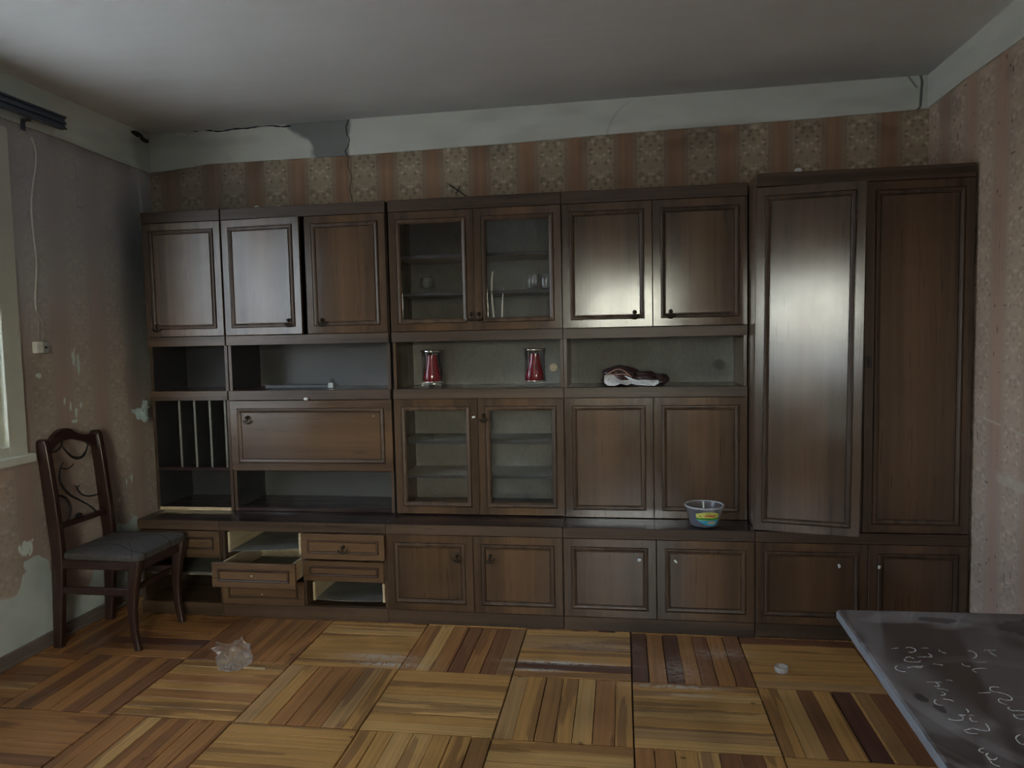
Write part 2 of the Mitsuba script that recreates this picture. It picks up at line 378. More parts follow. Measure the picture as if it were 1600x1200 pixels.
def box(x0, x1, y0, y1, z0, z1):
    v = np.array([[x, y, z] for x in (x0, x1) for y in (y0, y1) for z in (z0, z1)], float)
    f = np.array([[0, 1, 3], [0, 3, 2], [4, 6, 7], [4, 7, 5], [0, 4, 5], [0, 5, 1], [2, 3, 7], [2, 7, 6], [0, 2, 6], [0, 6, 4], [1, 5, 7], [1, 7, 3]])
    return trimesh.Trimesh(v, f, process=False)


def join(*ms):
    return trimesh.util.concatenate([m for m in ms])


def rotz(mesh, deg, at):
    if not deg:
        return mesh
    m = mesh.copy()
    m.apply_transform(trimesh.transformations.rotation_matrix(math.radians(deg), [0, 0, 1], [at[0], at[1], 0]))
    return m


def roty(mesh, deg, at):
    m = mesh.copy()
    m.apply_transform(trimesh.transformations.rotation_matrix(math.radians(deg), [0, 1, 0], at))
    return m


def wuv(mesh, grain, cx=None, off=None):
    """(across, along) coordinates of a wooden piece. grain 'v' runs up z, 'h' along x. cx: where the middle of the veneer lies."""
    v = mesh.vertices
    o = rng.uniform(0, 40) if off is None else off
    if grain == 'v':
        a = (v[:, 0] - cx) + 0.6 * v[:, 1] * 0 if cx is not None else v[:, 0] + 0.7 * v[:, 1] + 3.0 + o
        l = v[:, 2] + o
    elif grain == 'h':
        a = (v[:, 2] - cx) if cx is not None else v[:, 2] + 0.7 * v[:, 1] + 3.0 + o
        l = v[:, 0] + o
    else:
        a, l = v[:, 2] * 0.5 + v[:, 0] + 3.0 + o, v[:, 1] + o
    return np.stack([a, l], 1)


def wood(mesh, grain, name, parent, cx=None, label=None, mat='wood'):
    return add(mesh, mat, name, parent, uv=wuv(mesh, grain, cx), label=label)


def rect_loft(x0, x1, z0, z1, yf, rings, close=False, back=None):
    """Concentric rectangles (inset, height towards the room) joined into one surface; mitred like a real moulding."""
    V, F = [], []
    for (i, h) in rings:
        V += [(x0 + i, yf - h, z0 + i), (x1 - i, yf - h, z0 + i), (x1 - i, yf - h, z1 - i), (x0 + i, yf - h, z1 - i)]
    for r in range(len(rings) - 1):
        for k in range(4):
            a, b, c, d = 4 * r + k, 4 * r + (k + 1) % 4, 4 * r + 4 + (k + 1) % 4, 4 * r + 4 + k
            F += [(a, b, c), (a, c, d)]
    if close:
        n = 4 * (len(rings) - 1)
        F += [(n, n + 1, n + 2), (n, n + 2, n + 3)]
    m = trimesh.Trimesh(np.array(V, float), np.array(F), process=False)
    v2 = m.vertices[m.faces].reshape(-1, 3)           # every facet its own corners, so that edges stay crisp
    return trimesh.Trimesh(v2, np.arange(len(v2)).reshape(-1, 3), process=False)


MW = 0.027


def mould_rings(a, MW=MW):
    k = MW / 0.027
    return [(a + .0025 * k, -.004), (a + .0035 * k, .002), (a + .007 * k, .0052), (a + .011 * k, .0055), (a + MW - .011 * k, .0040), (a + MW - .005 * k, .0010), (a + MW - .0025 * k, -.004)]


def tube(points, radii, sides=8, closed=False):
    p = np.asarray(points, float)
    r = np.broadcast_to(np.asarray(radii, float), (len(p),))
    t = np.gradient(p, axis=0)
    t /= np.linalg.norm(t, axis=1, keepdims=True) + 1e-12
    ref = np.array([0, 0, 1.0]) if abs(t[:, 2]).mean() < 0.8 else np.array([1.0, 0, 0])
    a = np.cross(t, ref)
    a /= np.linalg.norm(a, axis=1, keepdims=True) + 1e-12
    b = np.cross(t, a)
    ang = np.arange(sides) * 2 * np.pi / sides
    v = (p[:, None] + r[:, None, None] * (np.cos(ang)[None, :, None] * a[:, None] + np.sin(ang)[None, :, None] * b[:, None])).reshape(-1, 3)
    F = []
    for i in range(len(p) - 1):
        for j in range(sides):
            q = [i * sides + j, i * sides + (j + 1) % sides, (i + 1) * sides + (j + 1) % sides, (i + 1) * sides + j]
            F += [(q[0], q[1], q[2]), (q[0], q[2], q[3])]
    n = len(v)
    v = np.vstack([v, p[:1], p[-1:]])
    for j in range(sides):
        F.append((n, (j + 1) % sides, j))
        F.append((n + 1, (len(p) - 1) * sides + j, (len(p) - 1) * sides + (j + 1) % sides))
    return trimesh.Trimesh(v, np.array(F), process=False)


def smooth_path(pts, n=24):
    from scipy.interpolate import CubicSpline
    p = np.asarray(pts, float)
    s = np.r_[0, np.cumsum(np.linalg.norm(np.diff(p, axis=0), axis=1))]
    return CubicSpline(s, p)(np.linspace(0, s[-1], n))


def lathe(profile, at=(0, 0, 0), n=32, squash=(1, 1), wave=None):
    pr = np.asarray(profile, float)
    ang = np.arange(n) * 2 * np.pi / n
    V = []
    for (r, z) in pr:
        for t in ang:
            k = 1.0 if wave is None else wave(t, z)
            V.append((at[0] + r * k * math.cos(t) * squash[0], at[1] + r * k * math.sin(t) * squash[1], at[2] + z))
    F = []
    for i in range(len(pr) - 1):
        for j in range(n):
            a, b, c, d = i * n + j, i * n + (j + 1) % n, (i + 1) * n + (j + 1) % n, (i + 1) * n + j
            F += [(a, b, c), (a, c, d)]
    m = trimesh.Trimesh(np.array(V), np.array(F), process=False)
    m.merge_vertices()
    m.update_faces(m.nondegenerate_faces())
    return m


def sections(secs, ch=0.25):
    """A post through octagonal cross sections (cx, cy, z, wx, wy)."""
    V, F, n = [], [], 8
    for (cx, cy, z, wx, wy) in secs:
        a, b = wx / 2, wy / 2
        c = ch * min(a, b)
        V += [(cx + x, cy + y, z) for x, y in ((a - c, -b), (a, -b + c), (a, b - c), (a - c, b), (-a + c, b), (-a, b - c), (-a, -b + c), (-a + c, -b))]
    for i in range(len(secs) - 1):
        for j in range(n):
            q = [i * n + j, i * n + (j + 1) % n, (i + 1) * n + (j + 1) % n, (i + 1) * n + j]
            F += [(q[0], q[1], q[2]), (q[0], q[2], q[3])]
    m = n * (len(secs) - 1)
    for j in range(1, n - 1):
        F += [(0, j + 1, j), (m, m + j, m + j + 1)]
    return trimesh.Trimesh(np.array(V, float), np.array(F), process=False)


def extrude_yz(poly, x0, x1):
    """A polygon of (y, z) points extruded along x."""
    m = trimesh.creation.extrude_polygon(Polygon(poly), x1 - x0, engine='earcut')
    v = m.vertices
    return trimesh.Trimesh(np.stack([v[:, 2] + x0, v[:, 0], v[:, 1]], 1), m.faces, process=False)


def blob(center, radii, seed, amp=0.18, freq=6.0, sub=3):
    m = trimesh.creation.icosphere(subdivisions=sub)
    v = m.vertices
    k = 1 + amp * 2 * (meshkit.fbm(v * freq * 0.3 + seed * 3.1, 3, seed) - 0.5)
    return trimesh.Trimesh(v * k[:, None] * np.asarray(radii) + np.asarray(center), m.faces, process=False)


# ------------------------------------------------------------------ the room
XL, XR, YB, YF = 0.0, 4.29, 0.0, -6.0
# left wall with its window opening
WY0, WY1, WZ0, WZ1 = -1.13, -2.85, 0.985, 2.26
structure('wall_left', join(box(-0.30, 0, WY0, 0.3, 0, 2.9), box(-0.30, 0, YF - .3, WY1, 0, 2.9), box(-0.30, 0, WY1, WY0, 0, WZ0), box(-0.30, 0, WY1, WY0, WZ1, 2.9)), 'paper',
          'left wall with faded, haze-tinted striped wallpaper, torn to bare plaster near the floor')
structure('wall_back', box(-0.3, XR + .3, 0.0, 0.3, 0, 2.9), 'paper', 'back wall with brown striped and flowered wallpaper above the cabinets')
structure('wall_right', box(XR, XR + .3, YF - .3, 0.0, 0, 2.9), 'paper', 'right wall with faded pink striped wallpaper')
RX0, RX1, RZ0, RZ1 = 2.26, 3.34, 0.88, 2.08
structure('wall_front', join(box(-0.3, RX0, YF - .3, YF, 0, 2.9), box(RX1, XR + .3, YF - .3, YF, 0, 2.9), box(RX0, RX1, YF - .3, YF, 0, RZ0), box(RX0, RX1, YF - .3, YF, RZ1, 2.9)), 'band',
          'pale plastered wall with a window behind the viewer')
cz = lambda x, y: 2.664 + 0.0085 * x - 0.008 * y
cv = np.array([(x, y, cz(x, y) + h) for h in (0, 0.25) for (x, y) in ((-.3, .3), (XR + .3, .3), (XR + .3, YF - .3), (-.3, YF - .3))])
cf = np.array([(0, 1, 2), (0, 2, 3), (4, 6, 5), (4, 7, 6), (0, 4, 5), (0, 5, 1), (1, 5, 6), (1, 6, 2), (2, 6, 7), (2, 7, 3), (3, 7, 4), (3, 4, 0)])
structure('ceiling', trimesh.Trimesh(cv, cf, process=False), 'ceiling', 'grey plaster ceiling, darker towards the back wall')


def band_mesh(pts_low, pts_high, axis, face, depth):
    """A plaster band: lower and upper outline (s, z) on a wall, 'depth' proud of it."""
    poly = Polygon(list(pts_low) + list(pts_high)[::-1])
    m = trimesh.creation.extrude_polygon(poly, depth, engine='earcut')
    v = m.vertices
    if axis == 'x':
        w = np.stack([v[:, 0], face - v[:, 2], v[:, 1]], 1)
    else:
        w = np.stack([face + v[:, 2] * (1 if face < 2 else -1), v[:, 0], v[:, 1]], 1)
    return trimesh.Trimesh(w, m.faces, process=False)


structure('trim_1', band_mesh([(0.0, 2.448), (0.10, 2.449), (0.27, 2.463), (0.36, 2.474), (0.453, 2.475), (1.29, 2.477), (2.147, 2.490), (2.794, 2.508), (3.709, 2.522), (4.29, 2.538)],
                              [(0.0, 2.665), (2.0, 2.683), (4.29, 2.702)], 'x', 0.0, 0.012), 'band', 'whitewashed plaster band with a grey cement repair along the top of the back wall')
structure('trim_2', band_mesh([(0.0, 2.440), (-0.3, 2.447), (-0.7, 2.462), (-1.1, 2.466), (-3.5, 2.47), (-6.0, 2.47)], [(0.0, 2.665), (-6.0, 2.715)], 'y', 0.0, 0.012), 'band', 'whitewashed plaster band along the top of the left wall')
structure('trim_3', band_mesh([(0.0, 2.538), (-0.4, 2.546), (-0.85, 2.540), (-6.0, 2.54)], [(0.0, 2.702), (-6.0, 2.75)], 'y', XR, 0.012), 'band', 'whitewashed plaster band along the top of the right wall')
hole = join(blob((0.012, -0.115, 2.640), (0.010, 0.050, 0.013), 41, .55, 14), blob((0.012, -0.055, 2.622), (0.010, 0.038, 0.012), 43, .55, 14))
add(hole, 'black', 'plaster_hole', 'trim_2', label='dark hole where the plaster has fallen from the corner')
pts = [(x, -0.0135, 2.6665 + 0.0085 * x - 0.012 * abs(math.sin(9 * x)) - 0.004 * math.sin(31 * x)) for x in np.linspace(0.30, 0.90, 40)]
add(tube(pts, 0.0022 + 0.0028 * np.abs(np.sin(np.arange(40) * 0.8)), 6), 'black', 'crack', 'trim_1', label='dark ragged crack under the ceiling')
for (x, z, r) in ((0.215, 2.655, .022), (0.245, 2.648, .014), (0.285, 2.640, .016)):
    add(blob((x, -0.016, z), (r, .004, r * .35), 42, .3, 7, 2), 'dull_white', 'plaster_flake', 'trim_1')
structure('baseboard_left', join(cbox(0.0, 0.016, YF, -0.02, 0.0, 0.062, 0.004), cbox(0.016, 0.030, YF, -0.02, 0.0, 0.02, 0.006)), 'baseboard', 'dirty grey-brown skirting board along the left wall')
structure('baseboard_right', cbox(XR - 0.016, XR, YF, -0.6, 0.0, 0.062, 0.004), 'baseboard', 'dirty grey-brown skirting board along the right wall')

# floor: parquet blocks of half a metre, seven strips each
structure('floor', box(-0.3, XR + .3, YF - .3, 0.3, -0.2, -0.012), 'subfloor', 'worn honey and red-brown block parquet floor')


def plank(x0, x1, y0, y1, z):
    c, b = 0.0012, -0.013
    V = [(x0, y0, b), (x1, y0, b), (x1, y1, b), (x0, y1, b), (x0, y0, z - c), (x1, y0, z - c), (x1, y1, z - c), (x0, y1, z - c),
         (x0 + c, y0 + c, z), (x1 - c, y0 + c, z), (x1 - c, y1 - c, z), (x0 + c, y1 - c, z)]
    F = []
    for i in (0, 4):
        for k in range(4):
            q = [i + k, i + (k + 1) % 4, i + 4 + (k + 1) % 4, i + 4 + k]
            F += [(q[0], q[1], q[2]), (q[0], q[2], q[3])]
    F += [(8, 9, 10), (8, 10, 11)]
    return trimesh.Trimesh(np.array(V, float), np.array(F), process=False)


TX = [0.0, 0.265, 0.765, 1.272, 1.772, 2.274, 2.778, 3.278, 3.78, XR]
TY = [-0.05, -0.553, -1.044, -1.530, -2.025, -2.52] + [-2.52 - 0.5 * k for k in range(1, 7)] + [YF]
tone_sets = {'honey': [.62, .14, .10, .06, .02, .06], 'brown': [.10, .03, .66, .14, .02, .05], 'red': [.05, .02, .34, .36, .17, .06], 'pale': [.50, .34, .05, .02, .01, .08], 'mixed': [.46, .06, .26, .12, .06, .04], 'dull': [.02, .0, .58, .34, .03, .03]}
tile_tone = {}
far_v, far_f, far_uv, far_n = [], [], [], 0
for r in range(len(TY) - 1):
    for i in range(len(TX) - 1):
        x0, x1, y1, y0 = TX[i], TX[i + 1], TY[r], TY[r + 1]
        along_x = (i + r) % 2 == 0
        if i >= 5:
            kind = 'honey' if along_x else 'brown'
        elif i >= 3:
            kind = 'honey' if (along_x or r > 2) else 'brown'
        else:
            kind = 'dull' if i <= 1 else 'brown'
        if (i, r) in ((6, 1), (4, 1)):
            kind = 'red'
        if (i, r) in ((6, 2), (4, 2), (4, 3), (5, 3)):
            kind = 'pale'
        if (i, r) in ((2, 2), (5, 2), (6, 3), (7, 2)):
            kind = 'mixed'
        span = (y1 - y0) if along_x else (x1 - x0)
        n = max(2, round(span / 0.0705))
        cuts = np.linspace(0, 1, n + 1)
        cuts[1:-1] += rng.uniform(-0.012, 0.012, n - 1)
        for k in range(n):
            g0, g1 = (0.0008 + 0.0028 * rng.random() ** 3 for _ in range(2))
            e = 0.0026
            if along_x:
                a0, a1 = y0 + span * cuts[k], y0 + span * cuts[k + 1]
                m = plank(x0 + e, x1 - e, a0 + g0 + (e if k == 0 else 0), a1 - g1 - (e if k == n - 1 else 0), rng.normal(0, 0.0006))
                across, along = m.vertices[:, 1] - a0, m.vertices[:, 0]
            else:
                a0, a1 = x0 + span * cuts[k], x0 + span * cuts[k + 1]
                m = plank(a0 + g0 + (e if k == 0 else 0), a1 - g1 - (e if k == n - 1 else 0), y0 + e, y1 - e, rng.normal(0, 0.0006))
                across, along = m.vertices[:, 0] - a0, m.vertices[:, 1]
            tone = rng.choice(6, p=tone_sets[kind])
            uv = np.stack([tone + 0.02 + np.clip(across, 0, 0.9), along + rng.uniform(0, 50)], 1)
            if 1 <= r <= 4:
                add(m, 'plank', 'plank', 'floor', uv=uv)
            else:
                far_v.append(m.vertices); far_f.append(m.faces + far_n); far_uv.append(uv); far_n += len(m.vertices)
k = add(trimesh.Trimesh(np.vstack(far_v), np.vstack(far_f), process=False), 'plank', 'plank_field', 'floor', uv=np.vstack(far_uv))
labels[k] = {'label': 'parquet strips of the rest of the floor', 'kind': 'stuff'}

# window in the left wall
structure('window_1', join(cbox(-0.06, 0.014, WY0 - 0.004, -1.03, 0.93, 2.43, 0.003), cbox(-0.06, 0.014, -2.95, WY1 + 0.004, 0.93, 2.43, 0.003),
                           cbox(-0.06, 0.014, WY1, WY0, WZ1 - 0.004, 2.43, 0.003), cbox(-0.06, 0.014, WY1, WY0, 0.93, WZ0 + 0.004, 0.003)), 'frame_paint', 'cream painted wooden window at the left edge of the picture')
for (a, b) in ((WY0, -1.99), (-1.99, WY1)):
    f = 0.045
    add(join(cbox(-0.05, -0.012, a - f, a, WZ0, WZ1, .004), cbox(-0.05, -0.012, b, b + f, WZ0, WZ1, .004), cbox(-0.05, -0.012, b + f, a - f, WZ0, WZ0 + f, .004), cbox(-0.05, -0.012, b + f, a - f, WZ1 - f, WZ1, .004)),
        'frame_paint', 'casement', 'window_1')
    g = np.array([(-0.032, a - f, WZ0 + f), (-0.032, b + f, WZ0 + f), (-0.032, b + f, WZ1 - f), (-0.032, a - f, WZ1 - f)])
    add(trimesh.Trimesh(g, [(0, 1, 2), (0, 2, 3)], process=False), 'pane', 'pane', 'window_1')
add(cbox(-0.05, 0.048, -2.98, -1.018, 0.902, 0.943, 0.006), 'frame_paint', 'sill', 'window_1')
# window behind the viewer
structure('window_2', join(cbox(RX0 - .07, RX0 + .01, YF - .06, YF + .014, RZ0 - .07, RZ1 + .07, .003), cbox(RX1 - .01, RX1 + .07, YF - .06, YF + .014, RZ0 - .07, RZ1 + .07, .003),
                           cbox(RX0, RX1, YF - .06, YF + .014, RZ1 - .01, RZ1 + .07, .003), cbox(RX0, RX1, YF - .06, YF + .014, RZ0 - .07, RZ0 + .01, .003)), 'frame_paint', 'painted wooden window in the wall behind the viewer')
for (a, b) in ((RX0, 2.8), (2.8, RX1)):
    f = 0.04
    add(join(cbox(a, a + f, YF - .05, YF - .01, RZ0, RZ1, .004), cbox(b - f, b, YF - .05, YF - .01, RZ0, RZ1, .004), cbox(a + f, b - f, YF - .05, YF - .01, RZ0, RZ0 + f, .004), cbox(a + f, b - f, YF - .05, YF - .01, RZ1 - f, RZ1, .004)),
        'frame_paint', 'casement', 'window_2')
    g = np.array([(a + f, YF - .03, RZ0 + f), (b - f, YF - .03, RZ0 + f), (b - f, YF - .03, RZ1 - f), (a + f, YF - .03, RZ1 - f)])
    add(trimesh.Trimesh(g, [(0, 1, 2), (0, 2, 3)], process=False), 'pane', 'pane', 'window_2')

# ------------------------------------------------------------------ cabinets
YU, YBASE = -0.351, -0.547          # front planes of the upper and the base units
ZC, ZT = 0.510, 2.150
TH = 0.017


def drop_handle(x, z, yf):
    """A small cast handle: rosette, ball and a hanging crescent."""
    ros = lathe([(0, 0), (0.0085, 0), (0.0075, 0.003), (0.004, 0.005), (0.0035, 0.010), (0, 0.010)], n=14)
    ball = trimesh.creation.icosphere(subdivisions=2, radius=0.0062)
    ball.apply_translation([0, 0, 0.013])
    a = np.linspace(math.radians(205), math.radians(335), 15)
    arc = np.stack([0.019 * np.cos(a), -0.004 + 0.019 * np.sin(a), np.full(15, 0.009)], 1)
    cres = tube(arc, 0.0016 + 0.0036 * np.sin(np.linspace(0, math.pi, 15)), 8)
    stem = tube([(0, 0, 0.011), (0, -0.012, 0.009), (0, -0.022, 0.009)], [0.0022, 0.0026, 0.002], 8)
    tips = [trimesh.creation.icosphere(subdivisions=1, radius=0.0028) for _ in range(2)]
    for t, q in zip(tips, (arc[0], arc[-1])):
        t.apply_translation(q)
    m = join(ros, ball, cres, stem, *tips)
    v = m.vertices * 1.3
    return trimesh.Trimesh(np.stack([v[:, 0] + x, yf - v[:, 2], v[:, 1] + z], 1), m.faces, process=False)


def stub(x, z, yf, seed):
    """What is left of a broken handle: a pale peg."""
    m = lathe([(0, 0), (0.004, 0), (0.0045, 0.006), (0.0075, 0.009), (0.0078, 0.014), (0.005, 0.017), (0, 0.017)], n=12, wave=lambda t, q: 1 + 0.25 * math.sin(2 * t + seed))
    v = m.vertices
    k = 0.25 * math.sin(seed * 2.3)
    return trimesh.Trimesh(np.stack([v[:, 0] + k * v[:, 2] + x, yf - v[:, 2], v[:, 1] + z - 0.15 * v[:, 2]], 1), m.faces, process=False)


def door(parent, x0, x1, z0, z1, yf=YU, inset=0.037, grain='v', glass=False, swing=0, hinge='l', sag=0, handle=None, peg=None, name='door', pane_poly=None, label=None, hmat='bronze', mw=MW):
    at = (x0 if hinge == 'l' else x1, yf + 0.016)

    def turn(m):
        m = rotz(m, swing, at)
        return roty(m, sag, (at[0], yf, z1)) if sag else m

    def put(m, mat, nm, par, **k):
        return add(turn(m), mat, nm, par, **k)

    a, w, t = inset, mw, 0.016
    rings = [(0.0, -t), (0.0, -.0018), (.0018, 0), (a, 0), (a + .0012, -.0045), (a + w - .0012, -.0045)]
    cx = (x0 + x1) / 2 if grain == 'v' else (z0 + z1) / 2
    if glass:
        body = rect_loft(x0, x1, z0, z1, yf, rings + [(a + w - .0012, -t), (0.0, -t)])
    else:
        body = join(rect_loft(x0, x1, z0, z1, yf, rings + [(a + w, 0)], close=True), rect_loft(x0, x1, z0, z1, yf, [(0.0, -t)], close=True))
    off = rng.uniform(0, 40)
    key = put(body, 'wood', name, parent, uv=wuv(body, grain, cx, off), label=label)
    mo = rect_loft(x0, x1, z0, z1, yf, mould_rings(a, w))
    put(mo, 'wood_dull', 'moulding', key, uv=wuv(mo, grain, None, off))
    if glass:
        i = a + w - .004
        if pane_poly is None:
            g = np.array([(x0 + i, yf + .011, z0 + i), (x1 - i, yf + .011, z0 + i), (x1 - i, yf + .011, z1 - i), (x0 + i, yf + .011, z1 - i)])
            put(trimesh.Trimesh(g, [(0, 1, 2), (0, 2, 3)], process=False), 'pane', 'pane', key)
        else:
            pm = trimesh.creation.extrude_polygon(Polygon(pane_poly), 0.003, engine='earcut')
            v = pm.vertices
            put(trimesh.Trimesh(np.stack([v[:, 0], yf + .009 + v[:, 2], v[:, 1]], 1), pm.faces, process=False), 'clear', 'broken_pane', key, label='broken shard of window glass left in the frame')
    if handle:
        put(drop_handle(handle[0], handle[1], yf), hmat, 'handle', key, smooth=40)
    if peg:
        put(stub(peg[0], peg[1], yf, peg[2]), 'white', 'broken_handle', key, smooth=40, label='pale peg of a broken handle')
    return key


def fascia(parent, x0, x1, z0, z1, yf=YU, name='fascia', t=0.018):
    wood(cbox(x0, x1, yf, yf + t, z0, z1, .0018), 'h', name, parent, mat='wood_dull')


def carcass(parent, x0, x1, yf, zb, zt, back='board'):
    """Sides, top, bottom and back of a cabinet; yf is the plane of its front edges."""
    for (a, b) in ((x0, x0 + TH), (x1 - TH, x1)):
        if back == 'board':
            wood(cbox(a, b, yf, -0.004, zb, zt, .0012), 'v', 'side_panel', parent)
        else:
            sp = add(cbox(a, b, yf + .0025, -0.004, zb, zt, .0012), 'board_dark', 'side_panel', parent, label='side in dark board')  # the two left units get a darker board colour inside
            wood(cbox(a, b, yf, yf + .0023, zb, zt, .0008), 'v', 'edge', sp, mat='wood_dull')
    wood(cbox(x0 + TH, x1 - TH, yf + .001, -0.004, zt - TH, zt - .0005, .001), 'h', 'top_panel', parent)
    add(box(x0 + TH, x1 - TH, -0.016, -0.012, zb, zt - TH), back, 'back_panel', parent, label='fibreboard back')


def shelf(parent, x0, x1, z, yf, mat='counter', t=0.018, yb=-0.016):
    m = cbox(x0, x1, yf, yb, z - t, z, .001)
    k = wood(m, 'h', 'shelf', parent, mat=mat)
    if mat == 'shelf_pale':
        add(cbox(x0, x1, yf - .002, yf - .0002, z - t, z, .0006), 'board_dark', 'edge', k, label='dark front edge')


GU = 'veneered wall units standing on the base row'


def wall_unit(x0, x1, label, back='board'):
    k = thing('wall_cabinet', label, 'cabinet', GU)
    yf = YU + 0.018
    carcass(k, x0, x1, yf, ZC + 0.001, ZT, back)
    fascia(k, x0, x1, 2.090, ZT)
    fascia(k, x0, x1, 1.420, 1.4725)
    fascia(k, x0, x1, 1.1225, 1.1745)
    a, b = x0 + TH, x1 - TH
    shelf(k, a, b, 1.4700, yf, 'board')
    shelf(k, a, b, 1.1750, yf)
    return k, a, b, yf


# unit 1: narrow
x0, x1 = 0.168, 0.629
u1, a, b, yf = wall_unit(x0, x1, 'narrow veneered wall cabinet at the left wall with an empty rack of upright dividers', 'board_dark')
door(u1, x0 + .003, x1 - .002, 1.4745, 2.088, handle=(0.236, 1.535))
shelf(u1, a, b, 0.7505, yf + 0.004)
for x in (0.327, 0.4175, 0.5085, 0.598):
    dv = wood(cbox(x - .0065, x + .0065, yf + .006, -0.02, 0.751, 1.157, .001), 'v', 'divider', u1, mat='board_dark')
    add(cbox(x - .0065, x + .0065, yf + .003, yf + .0058, 0.751, 1.157, .001), 'board', 'edge', dv, label='pale front edge')
add(cbox(a, b, yf, -0.016, ZC + .002, ZC + .018, .001), 'counter', 'bottom_panel', u1, uv=wuv(cbox(a, b, yf, -0.016, ZC + .002, ZC + .018, .001), 'h'))
add(cbox(a, b, yf - 0.004, yf - .0005, ZC + .001, ZC + .019, .0008), 'raw', 'bottom_edge', u1, label='bare yellow edge where the veneer has come off')

# unit 2: bar cabinet
x0, x1 = 0.635, 1.548
u2, a, b, yf = wall_unit(x0, x1, 'veneered wall cabinet with a long drop-front flap and a door ajar, second from the left', 'board_mid')
door(u2, 0.637, 1.088, 1.4745, 2.088, swing=-3.2, hinge='l', handle=(1.015, 1.548))
door(u2, 1.104, x1 - .002, 1.4745, 2.088, handle=(1.188, 1.546))
fl = door(u2, x0 + .004, x1 + .004, 0.739, 1.1195, grain='h', name='flap', inset=0.040, handle=(0.742, 1.030))
add(lathe([(0, 0), (.006, 0), (.006, .002), (0, .002)], n=12, at=(0, 0, 0)).apply_transform(trimesh.transformations.translation_matrix([1.452, YU - .0005, 1.035]) @ trimesh.transformations.rotation_matrix(math.pi / 2, [1, 0, 0])), 'brass', 'keyhole', fl)
shelf(u2, a, b, 0.7505, yf + 0.002)
shelf(u2, a, b, ZC + 0.019, yf, t=0.017)

# unit 3: glazed
x0, x1 = 1.563, 2.457
u3, a, b, yf = wall_unit(x0, x1, 'glazed wall cabinet in the middle with four glass doors, one lower pane broken')
door(u3, x0 + .001, 2.0105, 1.4745, 2.088, glass=True, handle=(1.990, 1.556))
door(u3, 2.0125, x1 - .001, 1.4745, 2.088, glass=True, hinge='r', handle=(2.030, 1.556))
door(u3, x0 + .001, 2.0105, 0.5165, 1.1215, glass=True, peg=(1.992, 1.030, 1.2))
door(u3, 2.0125, x1 - .001, 0.5165, 1.1215, glass=True, hinge='r', handle=(2.042, 1.036),
     pane_poly=[(2.0725, 1.0615), (2.130, 1.0615), (2.132, 0.995), (2.098, 0.955), (2.090, 0.945), (2.086, 0.72), (2.0725, 0.705)])
for z in (1.870, 1.676):
    shelf(u3, a, b, z, yf + 0.035, 'shelf_pale', 0.016)
for z in (0.897, 0.712):
    shelf(u3, a, b, z, yf + 0.035, 'shelf_pale', 0.016)
shelf(u3, a, b, ZC + 0.019, yf, t=0.017)
add(lathe([(0, 0.004), (.018, .004), (.022, 0.002), (.023, 0), (0, 0)], n=20).apply_transform(trimesh.transformations.translation_matrix([2.378, -0.0165, 1.262]) @ trimesh.transformations.rotation_matrix(math.pi / 2, [1, 0, 0])), 'raw', 'plug', u3, label='round pale wooden plug in the back of the open shelf')

# unit 4: four solid doors
x0, x1 = 2.4585, 3.354
u4, a, b, yf = wall_unit(x0, x1, 'veneered wall cabinet with four solid doors beside the wardrobe')
door(u4, x0 + .001, 2.902, 1.4745, 2.088, handle=(2.815, 1.546))
door(u4, 2.904, x1 - .001, 1.4745, 2.088, hinge='r', handle=(2.990, 1.546))
door(u4, x0 + .001, 2.902, 0.5125, 1.1215)
door(u4, 2.904, x1 - .001, 0.5125, 1.1215, hinge='r')
shelf(u4, a, b, ZC + 0.019, yf, t=0.017)
ring = lathe([(.021, 0), (.021, .004), (.026, .004), (.028, 0)], n=24).apply_transform(trimesh.transformations.translation_matrix([3.262, -0.0165, 1.266]) @ trimesh.transformations.rotation_matrix(math.pi / 2, [1, 0, 0]))
add(ring, 'bronze', 'cable_ring', u4, label='dark ring round a cable hole')
add(lathe([(0, .002), (.021, .002), (.021, 0), (0, 0)], n=24).apply_transform(trimesh.transformations.translation_matrix([3.262, -0.0165, 1.266]) @ trimesh.transformations.rotation_matrix(math.pi / 2, [1, 0, 0])), 'black', 'cable_hole', u4)

# wardrobe
x0, x1 = 3.360, 4.278
w = thing('wardrobe_cabinet', 'tall two-door veneered wardrobe at the right wall, its left door ajar', 'wardrobe')
yw = YBASE + 0.003
carcass(w, x0, x1, yw + .018, ZC + 0.001, ZT)
fascia(w, x0, x1, 2.091, ZT, yw)
wood(cbox(3.815, 3.832, yw + .020, -0.03, 0.512, 2.08, .001), 'v', 'divider', w)
shelf(w, x0 + TH, x1 - TH, 0.528, yw + .020)
door(w, x0 + .003, 3.815, 0.517, 2.086, yf=yw - .0045, swing=-10.8, hinge='l', sag=0.55)
door(w, 3.829, x1 - .002, 0.5125, 2.089, yf=yw, hinge='r')
add(join(cbox(3.842, 3.856, yw - .010, yw - .001, 1.268, 1.318, .002), cbox(3.838, 3.848, yw - .016, yw - .008, 1.30, 1.318, .002)), 'black', 'latch', w, label='black metal latch')

# base row
GB = 'low base cabinets under the wall units'
yb = YBASE


